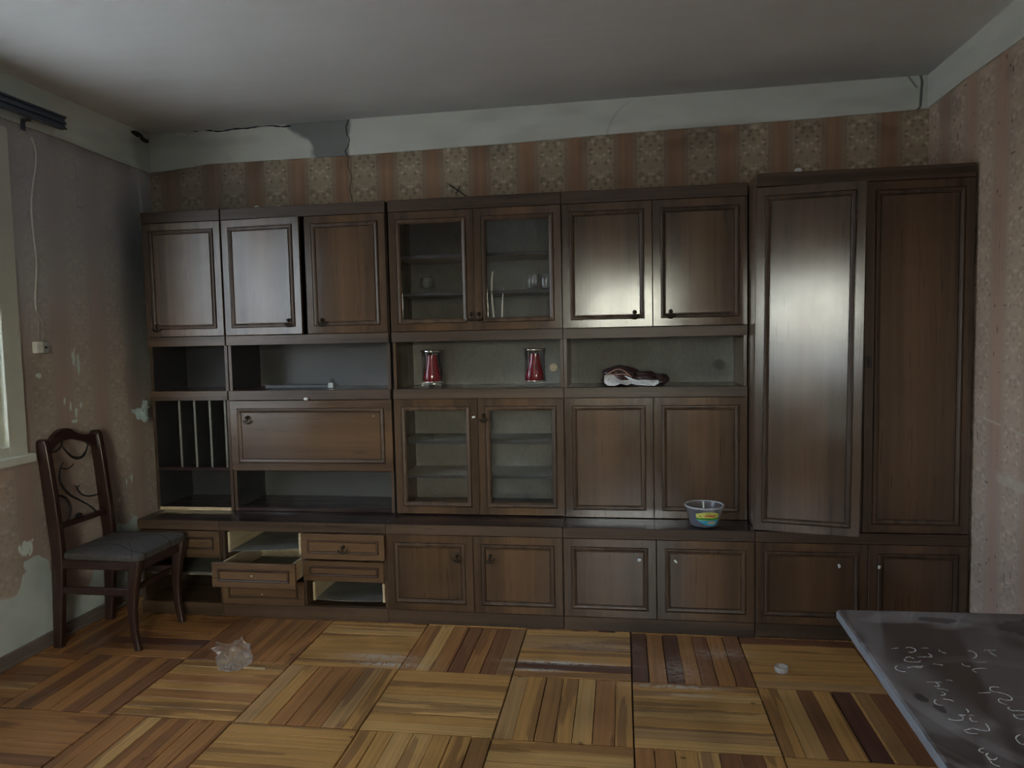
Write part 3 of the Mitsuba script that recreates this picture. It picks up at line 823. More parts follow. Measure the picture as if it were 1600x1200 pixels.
def base_unit(x0, x1, label, dividers=()):
    k = thing('base_cabinet', label, 'cabinet', GB)
    yf = yb + 0.018
    for (p, q) in ((x0, x0 + TH), (x1 - TH, x1)):
        wood(cbox(p, q, yf, -0.004, 0.0, ZC - .019, .001), 'v', 'side_panel', k)
    top = cbox(x0, x1, yb + .0005, -0.004, ZC - .019, ZC, .0015)
    wood(top, 'h', 'worktop', k, mat='counter')
    fascia(k, x0, x1, 0.4585, ZC - .0005, yb, t=0.0175)
    fascia(k, x0, x1, 0.0, 0.0685, yb + .004, 'plinth')
    add(box(x0 + TH, x1 - TH, -0.016, -0.012, 0.05, ZC - .02), 'board', 'back_panel', k)
    wood(cbox(x0 + TH, x1 - TH, yf + .002, -0.016, 0.052, 0.0695, .001), 'h', 'bottom_panel', k)
    return k, x0 + TH, x1 - TH, yf


def drawer_box(parent, x0, x1, z0, z1, yfront, depth, name, sag=0.0, bow=0.0):
    """Sides, back and sagging bottom of a drawer in pale wood, without its front."""
    k = add(cbox(x0, x0 + .012, yfront, yfront + depth, z0, z1, .001), 'raw', name, parent, label='pale wooden drawer box')
    add(cbox(x1 - .012, x1, yfront, yfront + depth, z0, z1, .001), 'raw', 'side', k)
    add(cbox(x0 + .012, x1 - .012, yfront + depth - .012, yfront + depth, z0, z1, .001), 'raw', 'rear', k)
    n = 9
    xs = np.linspace(x0 + .012, x1 - .012, n)
    V, F = [], []
    for y in (yfront + .003, yfront + depth * .5, yfront + depth - .012):
        for x in xs:
            t = (x - xs[0]) / (xs[-1] - xs[0])
            zz = z0 + .006 + sag * t - bow * math.sin(math.pi * t)
            if y > yfront + depth * .6:
                zz = z0 + .006 - bow * 0.3 * math.sin(math.pi * t)
            V += [(x, y, zz), (x, y, zz + .003)]
    for r in range(2):
        for i in range(n - 1):
            o, q = 2 * (r * n + i), 2 * ((r + 1) * n + i)
            F += [(o, o + 2, q + 2), (o, q + 2, q), (o + 1, q + 3, o + 3), (o + 1, q + 1, q + 3)]
            if r == 0:
                F += [(o, o + 1, o + 3), (o, o + 3, o + 2)]
    add(trimesh.Trimesh(np.array(V), np.array(F), process=False), 'board', 'bottom', k)
    return k


def drawer_front(parent, x0, x1, z0, z1, yf, handle=None, name='drawer', inset=0.030, tilt=0, hole=None):
    k = door(parent, x0, x1, z0, z1, yf=yf, inset=inset, grain='h', name=name, sag=tilt, mw=0.013)
    if handle:
        add(drop_handle(handle[0], handle[1], yf), 'bronze', 'handle', k, smooth=40)
    if hole:
        add(trimesh.creation.icosphere(subdivisions=1, radius=0.004).apply_translation([hole[0], yf - .001, hole[1]]), 'dull_white', 'screw', k)
    return k


# base 1, behind the chair: one drawer, the door below is gone
b1, a, b, yf = base_unit(0.192, 0.660, 'narrow base cabinet behind the chair, one drawer over an open doorless compartment')
drawer_front(b1, 0.206, 0.657, 0.323, 0.452, yb, hole=(0.43, 0.388))
shelf(b1, a, b, 0.3200, yf + .004, 'wood', 0.016)
shelf(b1, a, b, 0.2100, yf + .05, 'board', 0.016)

# base 2: six drawers in two stacks
b2, a, b, yf = base_unit(0.662, 1.563, 'base cabinet of six battered drawers, one pulled out and two without fronts')
wood(cbox(1.108, 1.124, yf, -0.016, 0.07, ZC - .02, .001), 'v', 'divider', b2)
drawer_box(b2, 0.700, 1.104, 0.340, 0.448, yb + .012, 0.45, 'drawer_box', sag=0.022, bow=0.004)
dk = drawer_front(b2, 0.690, 1.136, 0.206, 0.3310, yb - 0.135, hole=(0.905, 0.268))
dep = 0.44
add(cbox(0.715, 0.727, yb - .118, yb - .118 + dep, 0.222, 0.318, .001), 'raw', 'side', dk, label='pale wooden drawer side')
add(cbox(1.094, 1.106, yb - .118, yb - .118 + dep, 0.222, 0.318, .001), 'raw', 'side', dk)
add(cbox(0.727, 1.094, yb - .118 + dep - .012, yb - .118 + dep, 0.222, 0.318, .001), 'raw', 'rear', dk)
add(box(0.727, 1.094, yb - .118, yb - .118 + dep, 0.226, 0.229), 'board', 'bottom', dk)
drawer_front(b2, 0.664, 1.116, 0.0705, 0.1975, yb - .002, hole=(0.885, 0.126))
drawer_front(b2, 1.120, 1.561, 0.3255, 0.4560, yb - .020, handle=(1.345, 0.394))
drawer_front(b2, 1.122, 1.548, 0.2080, 0.3130, yb - .004, tilt=0.25, inset=0.026)
drawer_box(b2, 1.160, 1.546, 0.098, 0.195, yb + .012, 0.45, 'drawer_box', bow=0.006)

# bases 3 to 5: two doors each
b3, a, b, yf = base_unit(1.565, 2.456, 'base cabinet with two doors under the glazed wall cabinet')
door(b3, 1.567, 2.0105, 0.0705, 0.4565, yf=yb, handle=(1.930, 0.360))
door(b3, 2.0130, 2.4545, 0.0705, 0.4565, yf=yb, hinge='r', handle=(2.096, 0.360))
b4, a, b, yf = base_unit(2.458, 3.356, 'base cabinet with two doors under the plastic tub')
door(b4, 2.460, 2.9025, 0.0705, 0.4565, yf=yb, peg=(2.820, 0.364, 0.6))
door(b4, 2.9050, 3.3540, 0.0705, 0.4565, yf=yb, hinge='r', peg=(2.991, 0.361, 3.0))
b5, a, b, yf = base_unit(3.358, 4.278, 'base cabinet with two doors under the wardrobe')
door(b5, 3.360, 3.8530, 0.0705, 0.4565, yf=yb, peg=(3.728, 0.360, 4.4))
door(b5, 3.8555, 4.2760, 0.0705, 0.4565, yf=yb, hinge='r', peg=(3.900, 0.358, 5.2))

# ------------------------------------------------------------------ chair
ch = thing('dining_chair', 'dark glossy wooden chair with grey upholstered seat and iron scrolls, beside the window', 'chair')
YN, YFAR = -0.985, -0.635


def post_x(z):
    return float(np.interp(z, [0, 0.25, 0.46, 0.6, 0.8, 1.0], [0.072, 0.088, 0.098, 0.088, 0.070, 0.048]))


for y in (YN, YFAR):
    zs = [0.0, 0.12, 0.25, 0.40, 0.47, 0.55, 0.65, 0.75, 0.85, 0.93, 0.975, 0.992, 1.0]
    ws = [0.044, 0.050, 0.056, 0.060, 0.062, 0.066, 0.066, 0.064, 0.062, 0.060, 0.058, 0.048, 0.030]
    add(sections([(post_x(z), y, z, wx, 0.034 if z < .97 else 0.034 * wx / .058) for z, wx in zip(zs, ws)], 0.35), 'chair_wood', 'back_post', ch, smooth=50)
top = [(-0.972, 0.962), (-0.942, 0.990), (-0.907, 1.020), (-0.872, 1.034), (-0.845, 1.036), (-0.818, 1.030), (-0.777, 1.005), (-0.740, 0.992), (-0.700, 0.985), (-0.645, 0.975)]
low = [(-0.972, 0.905), (-0.952, 0.935), (-0.918, 0.962), (-0.877, 0.977), (-0.843, 0.980), (-0.808, 0.977), (-0.766, 0.966), (-0.715, 0.948), (-0.685, 0.930), (-0.645, 0.895)]
tr = extrude_yz(np.array(list(smooth_path(top, 30)) + list(smooth_path(low, 30)[::-1])), -0.012, 0.012)
v = tr.vertices.copy()
v[:, 0] += [post_x(z) for z in v[:, 2]]
add(trimesh.Trimesh(v, tr.faces, process=False), 'chair_wood', 'top_rail', ch, smooth=40)
lb = cbox(post_x(0.58) - .012, post_x(0.58) + .012, YN + .012, YFAR - .012, 0.566, 0.592, .003)
add(lb, 'chair_wood', 'back_crossbar', ch)
sx = lambda y, z: (post_x(z), y, z)
scrolls = [([(-0.871, 0.956), (-0.853, 0.927), (-0.827, 0.899), (-0.794, 0.880), (-0.765, 0.878), (-0.735, 0.890), (-0.712, 0.915), (-0.70, 0.94)], [.003, .0045, .006, .007, .007, .006, .004, .003]),
           ([(-0.968, 0.925), (-0.935, 0.932), (-0.900, 0.937), (-0.879, 0.951), (-0.866, 0.978)], [.004, .004, .004, .0035, .003]),
           ([(-0.880, 0.872), (-0.901, 0.852), (-0.914, 0.822), (-0.917, 0.784), (-0.899, 0.747), (-0.868, 0.711), (-0.828, 0.683), (-0.787, 0.655), (-0.745, 0.625), (-0.715, 0.594)], [.002, .004, .005, .006, .006, .0055, .005, .0045, .004, .004]),
           ([(-0.901, 0.850), (-0.865, 0.840), (-0.837, 0.844), (-0.815, 0.856)], [.003, .003, .0025, .002]),
           ([(-0.824, 0.748), (-0.809, 0.719), (-0.790, 0.696), (-0.755, 0.680), (-0.70, 0.674), (-0.652, 0.676)], [.003, .004, .004, .004, .004, .003]),
           ([(-0.819, 0.722), (-0.812, 0.738), (-0.799, 0.745)], [.002, .003, .002]),
           ([(-0.968, 0.728), (-0.928, 0.720), (-0.899, 0.702), (-0.881, 0.672), (-0.876, 0.639), (-0.889, 0.611), (-0.912, 0.592)], [.003, .005, .006, .006, .005, .004, .003])]
for pts, rad in scrolls:
    p2 = smooth_path(pts, 28)
    rr = np.interp(np.linspace(0, 1, 28), np.linspace(0, 1, len(rad)), rad)
    add(tube([sx(*q) for q in p2], rr, 8), 'iron', 'scroll', ch, smooth=40)
add(blob((post_x(0.6), -0.832, 0.600), (0.008, 0.024, 0.014), 3, 0.1), 'iron', 'rosette', ch, smooth=True)
# seat pad
out = Polygon([(0.118, -0.998), (0.510, -1.010), (0.535, -0.985), (0.535, -0.650), (0.505, -0.605), (0.118, -0.622)]).buffer(-0.03).buffer(0.03, quad_segs=6)


def ring_of(poly, n=72):
    c = np.array([0.32, -0.81])
    from shapely.geometry import LineString
    pts = []
    for t in np.arange(n) * 2 * np.pi / n:
        hit = poly.exterior.intersection(LineString([c, c + 2 * np.array([math.cos(t), math.sin(t)])]))
        pts.append(np.array(hit.coords[0]) if hit.geom_type == 'Point' else np.array(hit.geoms[0].coords[0]))
    return np.array(pts)


R0 = ring_of(out)
cc = np.array([0.32, -0.81])
V, F, n = [], [], len(R0)
lev = [(0.985, 0.432), (1.0, 0.440), (1.0, 0.452), (0.98, 0.461), (0.93, 0.4665), (0.80, 0.4700), (0.5, 0.4725), (0.15, 0.4730)]
for s, z in lev:
    V += [(*(cc + s * (q - cc)), z) for q in R0]
for i in range(len(lev) - 1):
    for j in range(n):
        q = [i * n + j, i * n + (j + 1) % n, (i + 1) * n + (j + 1) % n, (i + 1) * n + j]
        F += [(q[0], q[1], q[2]), (q[0], q[2], q[3])]
V += [(cc[0], cc[1], 0.473), (cc[0], cc[1], 0.432)]
for j in range(n):
    F += [((len(lev) - 1) * n + j, (len(lev) - 1) * n + (j + 1) % n, len(V) - 2), (j, len(V) - 1, (j + 1) % n)]
add(trimesh.Trimesh(np.array(V), np.array(F), process=False), 'seat', 'seat', ch, smooth=35, label='grey upholstered seat with a dark leaf pattern')
for y in (YN, YFAR):
    add(cbox(0.120, 0.500, y - .011, y + .011, 0.385, 0.431, .004), 'chair_wood', 'apron', ch)
    add(cbox(0.108, 0.480, y - .010, y + .010, 0.262, 0.298, .004), 'chair_wood', 'stretcher', ch)
add(cbox(0.482, 0.504, YN + .015, YFAR - .015, 0.375, 0.431, .004), 'chair_wood', 'apron', ch)
add(cbox(0.440, 0.460, YN + .011, YFAR - .011, 0.268, 0.292, .004), 'chair_wood', 'stretcher', ch)
for y, s in ((YN, 1), (YFAR, -1)):
    zs = [0.0, 0.03, 0.10, 0.20, 0.28, 0.34, 0.39, 0.431]
    xs = [0.486, 0.479, 0.468, 0.466, 0.472, 0.482, 0.492, 0.496]
    ws = [0.034, 0.034, 0.036, 0.042, 0.050, 0.056, 0.058, 0.056]
    add(sections([(x, y + s * 0.004, z, wx, wx * .8) for z, x, wx in zip(zs, xs, ws)], 0.5), 'chair_wood', 'front_leg', ch, smooth=50)

# ------------------------------------------------------------------ table
tb = thing('table', 'dusty dark brown table scrawled with white chalk, in the lower right corner', 'table')
TZ = 0.760
TO = np.array([3.265, -2.178])
ex = np.array([0.9993, 0.030]); ex /= np.linalg.norm(ex)
ey = np.array([-0.028, -0.9995]); ey /= np.linalg.norm(ey)
TWID, TLEN = 0.90, 1.35
quad = [TO, TO + TWID * ex, TO + TWID * ex + TLEN * ey, TO + TLEN * ey]


def slab(corners, levels, uvf=None):
    """A slab from inset copies of a four-cornered outline at several heights."""
    c = np.mean(corners, 0)
    V, F = [], []
    for (i, z) in levels:
        for q in corners:
            d = c - q
            V.append((*(q + np.sign(d) * i), z))
    for r in range(len(levels) - 1):
        for k in range(4):
            a, b, c2, d = 4 * r + k, 4 * r + (k + 1) % 4, 4 * r + 4 + (k + 1) % 4, 4 * r + 4 + k
            F += [(a, b, c2), (a, c2, d)]
    nn = 4 * (len(levels) - 1)
    F += [(nn, nn + 1, nn + 2), (nn, nn + 2, nn + 3), (0, 2, 1), (0, 3, 2)]
    m = trimesh.Trimesh(np.array(V, float), np.array(F), process=False)
    v2 = m.vertices[m.faces].reshape(-1, 3)
    return trimesh.Trimesh(v2, np.arange(len(v2)).reshape(-1, 3), process=False)


tt = slab(quad, [(0.001, TZ - .026), (0.0, TZ - .025), (0.0, TZ - .003), (0.003, TZ)])
tuv = np.stack([(tt.vertices[:, :2] - TO) @ ex, (tt.vertices[:, :2] - TO) @ ey], 1)
add(tt, 'tabletop', 'tabletop', tb, uv=tuv)
eb = []
for (p, q, nrm) in ((quad[0], quad[3], -ex), (quad[0], quad[1], -ey)):
    d = (q - p) / np.linalg.norm(q - p)
    V = [(*(p + nrm * .0004), TZ - .024), (*(q + nrm * .0004), TZ - .024), (*(q + nrm * .0004), TZ - .004), (*(p + nrm * .0004), TZ - .004),
         (*(p + nrm * .003), TZ - .021), (*(q + nrm * .003), TZ - .021), (*(q + nrm * .003), TZ - .007), (*(p + nrm * .003), TZ - .007)]
    eb.append(trimesh.Trimesh(np.array(V), [(4, 5, 6), (4, 6, 7), (0, 1, 5), (0, 5, 4), (7, 6, 2), (7, 2, 3), (0, 4, 7), (0, 7, 3), (1, 2, 6), (1, 6, 5)], process=False))
add(join(*eb), 'edge_dust', 'edge_strip', tb, label='scuffed pale metal edging')
for (i, j) in ((.22, .16), (TWID - .12, .16), (.22, TLEN - .16), (TWID - .12, TLEN - .16)):
    c = TO + i * ex + j * ey
    add(sections([(c[0], c[1], 0.0, .036, .036), (c[0], c[1], .60, .056, .056), (c[0], c[1], TZ - .026, .058, .058)], .2), 'chair_wood', 'leg', tb)
for (p, q) in (((.22, .16), (TWID - .12, .16)), ((.22, TLEN - .16), (TWID - .12, TLEN - .16)), ((.22, .16), (.22, TLEN - .16)), ((TWID - .12, .16), (TWID - .12, TLEN - .16))):
    A, B = TO + p[0] * ex + p[1] * ey, TO + q[0] * ex + q[1] * ey
    d = (B - A) / np.linalg.norm(B - A)
    nn = np.array([-d[1], d[0]]) * .010
    c4 = [A + d * .03 - nn, B - d * .03 - nn, B - d * .03 + nn, A + d * .03 + nn]
    V = np.array([(*c, z) for z in (TZ - .11, TZ - .026) for c in c4])
    add(trimesh.Trimesh(V, [(0, 2, 1), (0, 3, 2), (4, 5, 6), (4, 6, 7), (0, 1, 5), (0, 5, 4), (1, 2, 6), (1, 6, 5), (2, 3, 7), (2, 7, 6), (3, 0, 4), (3, 4, 7)], process=False), 'chair_wood', 'apron', tb)
CHALK = '''0.039,0.221 0.054,0.217|0.070,0.217 0.080,0.212 0.087,0.221 0.084,0.230 0.075,0.236 0.068,0.237|0.046,0.271 0.044,0.279 0.052,0.283 0.073,0.278|0.050,0.266 0.058,0.260 0.065,0.268|0.076,0.258 0.105,0.257|0.104,0.241 0.107,0.249 0.103,0.259|0.011,0.314 0.013,0.309 0.018,0.305|0.010,0.315 0.012,0.324 0.024,0.330|0.035,0.311 0.052,0.304 0.070,0.302|0.052,0.304 0.054,0.309 0.066,0.305|0.103,0.214 0.116,0.213|0.135,0.221 0.135,0.231 0.142,0.237|0.093,0.290 0.110,0.294|0.193,0.221 0.201,0.227 0.199,0.243 0.190,0.255 0.185,0.257|0.226,0.217 0.251,0.215|0.236,0.218 0.235,0.237 0.238,0.245|0.151,0.284 0.151,0.293 0.162,0.297|0.155,0.314 0.160,0.322|0.157,0.312 0.167,0.306 0.188,0.304|0.185,0.276 0.204,0.273|0.045,0.370 0.057,0.370 0.073,0.370|0.062,0.370 0.059,0.388 0.052,0.387|0.054,0.396 0.064,0.398 0.070,0.404|0.056,0.407 0.058,0.418 0.048,0.423|0.086,0.360 0.097,0.361|0.033,0.440 0.026,0.447 0.026,0.457 0.033,0.461|0.046,0.436 0.055,0.438 0.061,0.444|0.046,0.492 0.050,0.501 0.045,0.509 0.035,0.512 0.023,0.507|0.045,0.492 0.058,0.493|0.069,0.471 0.070,0.478 0.066,0.483|0.065,0.492 0.071,0.494|0.062,0.501 0.060,0.512 0.068,0.514|0.047,0.535 0.076,0.534 0.077,0.527 0.078,0.520|0.032,0.542 0.033,0.550 0.049,0.553|0.031,0.544 0.045,0.538|0.121,0.408 0.144,0.405|0.151,0.389 0.159,0.382 0.170,0.384|0.151,0.389 0.151,0.401 0.165,0.407 0.171,0.418 0.170,0.427 0.163,0.433 0.155,0.431 0.149,0.428 0.144,0.432 0.142,0.442 0.149,0.449|0.149,0.459 0.144,0.464 0.146,0.470 0.157,0.470 0.165,0.473|0.143,0.483 0.142,0.498 0.151,0.500|0.145,0.486 0.159,0.484|0.116,0.551 0.110,0.555 0.101,0.572 0.103,0.581 0.106,0.580|0.036,0.598 0.028,0.601 0.025,0.605 0.029,0.611|0.036,0.612 0.029,0.620 0.030,0.627 0.043,0.623|0.029,0.623 0.027,0.636 0.028,0.643 0.035,0.647'''
ca, sa = math.cos(math.radians(2.2)), math.sin(math.radians(2.2))
strokes = []
for s in CHALK.split('|'):
    q = np.array([[float(c) for c in t.split(',')] for t in s.split()])
    xy = TO + q[:, :1] * np.array([ca, sa]) + q[:, 1:] * np.array([sa, -ca])
    p3 = np.column_stack([xy, np.full(len(q), TZ)])
    if len(q) > 2:
        p3 = smooth_path(p3, 5 * len(q))
    r = (0.0004 if s.startswith('0.166,0.118') else 0.0009) * (0.6 + 0.8 * np.abs(np.sin(np.arange(len(p3)) * 0.9)))
    m = tube(p3, r, 6)
    vv = m.vertices.copy()
    vv[:, 2] = TZ + 0.0002 + (vv[:, 2] - TZ) * 0.25
    add(trimesh.Trimesh(vv, m.faces, process=False), 'chalk', 'chalk_stroke', tb)
labels[tb + '__chalk_stroke'] = {'label': 'white chalk handwriting on the table top'}

# ------------------------------------------------------------------ small things
# curtain rail
cr = thing('curtain_rail', 'dark double-channel curtain rail over the window on the left wall', 'curtain rail')
prof = [(0.030, 0.0), (0.062, 0.0), (0.062, 0.008), (0.052, 0.011), (0.052, 0.022), (0.062, 0.026), (0.062, 0.034), (0.052, 0.038), (0.052, 0.050), (0.062, 0.054), (0.062, 0.062), (0.030, 0.062)]
pm = trimesh.creation.extrude_polygon(Polygon(prof), 2.5, engine='earcut')
v = pm.vertices
add(trimesh.Trimesh(np.stack([v[:, 0] + 0.02, -0.745 - v[:, 2], v[:, 1] + 2.491 - 0.004 * v[:, 2]], 1), pm.faces, process=False), 'rail_paint', 'channel', cr)
for y in (-0.94, -2.0, -3.0):
    add(join(cbox(0.012, 0.050, y - .012, y + .012, 2.482, 2.490, .001), cbox(0.0125, 0.018, y - .012, y + .012, 2.440, 2.490, .001)), 'rail_paint', 'bracket', cr)
# cable and junction box
cab = smooth_path([(0.004, -0.885, 2.425), (0.006, -0.866, 2.353), (0.005, -0.895, 2.196), (0.005, -0.912, 2.015), (0.006, -0.905, 1.805), (0.005, -0.921, 1.68), (0.005, -0.922, 1.610)], 40)
cb = thing('cable', 'white cable hanging down the left wall above the junction box', 'cable')
add(tube(cab, 0.0042, 8), 'white', 'sheath', cb, smooth=60)
add(tube(smooth_path([(0.005, -0.922, 1.612), (0.006, -0.914, 1.56), (0.007, -0.918, 1.50), (0.008, -0.922, 1.461)], 14), 0.0016, 6), 'dull_white', 'wire', cb)
add(tube(smooth_path([(0.005, -0.922, 1.612), (0.010, -0.898, 1.56), (0.011, -0.890, 1.52), (0.009, -0.908, 1.462)], 14), 0.0016, 6), 'dull_white', 'wire', cb)
jb = thing('junction_box', 'small white and grey junction box on the left wall below the cable', 'junction box')
add(cbox(0.001, 0.030, -0.957, -0.919, 1.405, 1.460, .003), 'white', 'cover', jb)
add(cbox(0.001, 0.026, -0.919, -0.879, 1.403, 1.458, .003), 'grey_plastic', 'terminal_half', jb)
add(join(cbox(0.026, 0.0275, -0.908, -0.893, 1.428, 1.436, .0005)), 'black', 'slot', jb)
# tuft
tm = [blob((0.085 + dx, -0.30 + dy, 1.055 + dz), (r * .7, r, r), i, .35, 9) for i, (dx, dy, dz, r) in enumerate([(0, 0, 0, .028), (.02, -.01, .025, .022), (-.03, .01, -.02, .022), (.01, 0, -.03, .024), (-.045, .02, 0, .02), (.03, -.01, .055, .013)])]
tm += [tube([(0.09, -0.31, 1.06), (0.135, -0.335, 1.085), (0.160, -0.345, 1.088)], [.004, .003, .001], 6), tube([(0.08, -0.31, 1.06), (0.105, -0.32, 1.115), (0.110, -0.325, 1.135)], [.005, .004, .001], 6), tube([(0.04, -.29, 1.05), (0.012, -.28, 1.06), (0.004, -.28, 1.065)], [.012, .010, .008], 6)]
single('plastic_scrap', join(*tm), 'tuft', 'pale crumpled plastic scrap wedged between the left wall and the narrow cabinet', 'scrap', smooth=50)

# red vases
def vase(x, label, seed):
    k = thing('vase', label, 'vase', 'red cut-glass vases on the open shelf')
    y, z = -0.275, 1.1755
    wob = lambda t, q: 1 + 0.05 * math.cos(4 * t + seed) + 0.02 * math.cos(9 * t)
    outer = [(0.050, 0.032), (0.0525, 0.045), (0.0500, 0.10), (0.0505, 0.16), (0.053, 0.190)]
    add(lathe(outer, (x, y, z), 32, (1, .85), wob), 'glass_wall', 'glass_wall', k, smooth=40)
    add(lathe([(0, 0), (0.047, 0), (0.051, 0.004), (0.052, 0.026), (0.050, 0.031), (0, 0.031)], (x, y, z), 32, (1, .85), wob), 'clear', 'glass_base', k, smooth=40)
    for t in np.arange(8) * math.pi / 4 + .2:
        add(tube(smooth_path([(x + r * math.cos(t + .25 * q), y + .85 * r * math.sin(t + .25 * q), z + q2) for r, q, q2 in ((.0525, 0, .036), (.0515, .5, .08), (.0505, .2, .13), (.0530, .6, .186))], 10), .0016, 5), 'black', 'dark_thread', k, smooth=60)
    inner = [(0, 0.034), (0.040, 0.036), (0.046, 0.046), (0.044, 0.070), (0.036, 0.095), (0.029, 0.125), (0.025, 0.155), (0.024, 0.172), (0, 0.174)]
    add(lathe(inner, (x, y, z), 28, (1, .8), lambda t, q: 1 + 0.06 * math.cos(3 * t + seed)), 'red_glass', 'red_core', k, smooth=40, label='red glass core')
    add(lathe([(0.0555, 0.187), (0.0575, 0.190), (0.0575, 0.196), (0.055, 0.199), (0.052, 0.196), (0.0515, 0.190)], (x, y, z), 32, (1, .85), wob), 'mirror_metal', 'rim', k, smooth=40)
    add(lathe([(0.0535, 0.030), (0.0555, 0.031), (0.0555, 0.035), (0.053, 0.036)], (x, y, z), 32, (1, .85), wob), 'mirror_metal', 'band', k, smooth=40)


vase(1.757, 'red and clear cut-glass vase on the left of the open shelf in the glazed cabinet', 0.4)
vase(2.304, 'red and clear cut-glass vase beside the round pale plug in the shelf back', 1.9)

# package on the shelf of unit 4
pk = thing('package', 'crumpled dark brown plastic package with a white label strip on the open shelf', 'package')
pb = [blob((2.745, -0.235, 1.228), (0.088, 0.06, 0.050), 11, .28, 7, 4), blob((2.86, -0.225, 1.212), (0.085, 0.055, 0.035), 12, .28, 7, 4), blob((2.945, -0.225, 1.206), (0.042, 0.05, 0.028), 13, .25, 7, 4), blob((2.695, -0.24, 1.205), (0.05, 0.05, 0.028), 14, .25, 7, 3)]
pv = join(*pb)
vv = pv.vertices.copy(); vv[:, 2] = np.maximum(vv[:, 2], 1.176)
add(trimesh.Trimesh(vv, pv.faces, process=False), 'brown_film', 'wrapper', pk, smooth=45)
nx, nz = 40, 7
V, F, UV = [], [], []
for i in range(nx + 1):
    s = i / nx
    x = 2.660 + 0.272 * s
    zt = np.interp(s, [0, .1, .38, .52, .62, .75, 1], [1.232, 1.234, 1.230, 1.214, 1.206, 1.208, 1.204])
    zb = np.interp(s, [0, .06, .2, .3, .42, .5, .6, .8, .93, 1], [1.196, 1.180, 1.179, 1.190, 1.180, 1.188, 1.180, 1.177, 1.1765, 1.190])
    for j in range(nz + 1):
        t = j / nz
        y = -0.296 - 0.012 * math.sin(3 * t + 7 * s) - 0.014 * (1 - t) + 0.010 * float(meshkit.noise(np.array([x * 45, t * 3, 2.0])))
        V.append((x, y, zb + (zt - zb) * t)); UV.append((s, t))
for i in range(nx):
    for j in range(nz):
        q = [i * (nz + 1) + j, (i + 1) * (nz + 1) + j, (i + 1) * (nz + 1) + j + 1, i * (nz + 1) + j + 1]
        F += [(q[0], q[1], q[2]), (q[0], q[2], q[3])]
n0 = len(V)
V2 = [(x, y + .002, z) for (x, y, z) in V]
Fb = [(a + n0, c + n0, b + n0) for (a, b, c) in F]
add(trimesh.Trimesh(np.array(V + V2), np.array(F + Fb), process=False), 'print', 'label_strip', pk, uv=np.array(UV + UV), smooth=True, label='white printed label strip')
for pts in ([(2.672, -0.300, 1.236), (2.700, -0.292, 1.252), (2.735, -0.292, 1.262), (2.765, -0.292, 1.250), (2.790, -0.300, 1.228)], [(2.690, -0.303, 1.238), (2.730, -0.300, 1.236), (2.765, -0.302, 1.236), (2.798, -0.304, 1.222)]):
    add(tube(smooth_path(pts, 20), 0.0028, 6), 'orange_print', 'printed_line', pk, smooth=60)

# tub on the worktop
tu = thing('plastic_tub', 'clear round plastic tub with a torn bright label standing on the worktop', 'tub')
tx, ty, tz = 3.135, -0.452, ZC + .0005
H = 0.100
rr = lambda z: 0.066 + 0.022 * z / H
add(lathe([(0, .002), (0.060, .002), (0.066, .006), (rr(.05), .05), (rr(H), H)], (tx, ty, tz), 48), 'tub', 'wall', tu, smooth=40)
add(lathe([(rr(H) - .001, H - .003), (rr(H) + .005, H - .006), (rr(H) + .006, H - .001), (rr(H) + .003, H + .002), (rr(H) - .001, H + .001), (rr(H) - .001, H - .003)], (tx, ty, tz), 48), 'tub_rim', 'rim', tu, smooth=40)
V, F, UV = [], [], []
nu, nv = 24, 12
for i in range(nu + 1):
    for j in range(nv + 1):
        u, t = i / nu, j / nv
        lo = 0.012 + 0.030 * max(0, 1 - u / .55) ** 1.3 + 0.02 * max(0, (u - .85) / .15)
        hi = 0.070 + 0.012 * math.sin(math.pi * min(1, u * 1.02))
        z = lo + (hi - lo) * t
        ang = math.radians(-124 + 84 * u)
        r = rr(z) + .0009
        V.append((tx + r * math.cos(ang), ty + r * math.sin(ang), tz + z)); UV.append((u, (z - .012) / .066))
for i in range(nu):
    for j in range(nv):
        q = [i * (nv + 1) + j, (i + 1) * (nv + 1) + j, (i + 1) * (nv + 1) + j + 1, i * (nv + 1) + j + 1]
        F += [(q[0], q[1], q[2]), (q[0], q[2], q[3])]
add(trimesh.Trimesh(np.array(V), np.array(F), process=False), 'label', 'paper_label', tu, uv=np.array(UV), smooth=True, label='torn yellow, green and blue paper label')
st = thing('blue_cloth', 'crumpled dark blue cloth inside the plastic tub', 'cloth')
scene[st] = mikit.ply(join(blob((tx - .022, ty - .006, tz + .036), (0.034, .036, .031), 21, .22, 9), blob((tx + .024, ty + .012, tz + .030), (.028, .03, .025), 22, .22, 9)), 'm_blue_stuff', smooth=True)
single('tape_ring', tube([(tx + .018 + .019 * math.cos(t), ty + .005 + .017 * math.sin(t), tz + .066 + .004 * math.sin(t)) for t in np.linspace(0, 2 * math.pi, 24)], 0.005, 8), 'dull_white', 'pale ring lying on the blue cloth inside the plastic tub', 'ring', smooth=60)

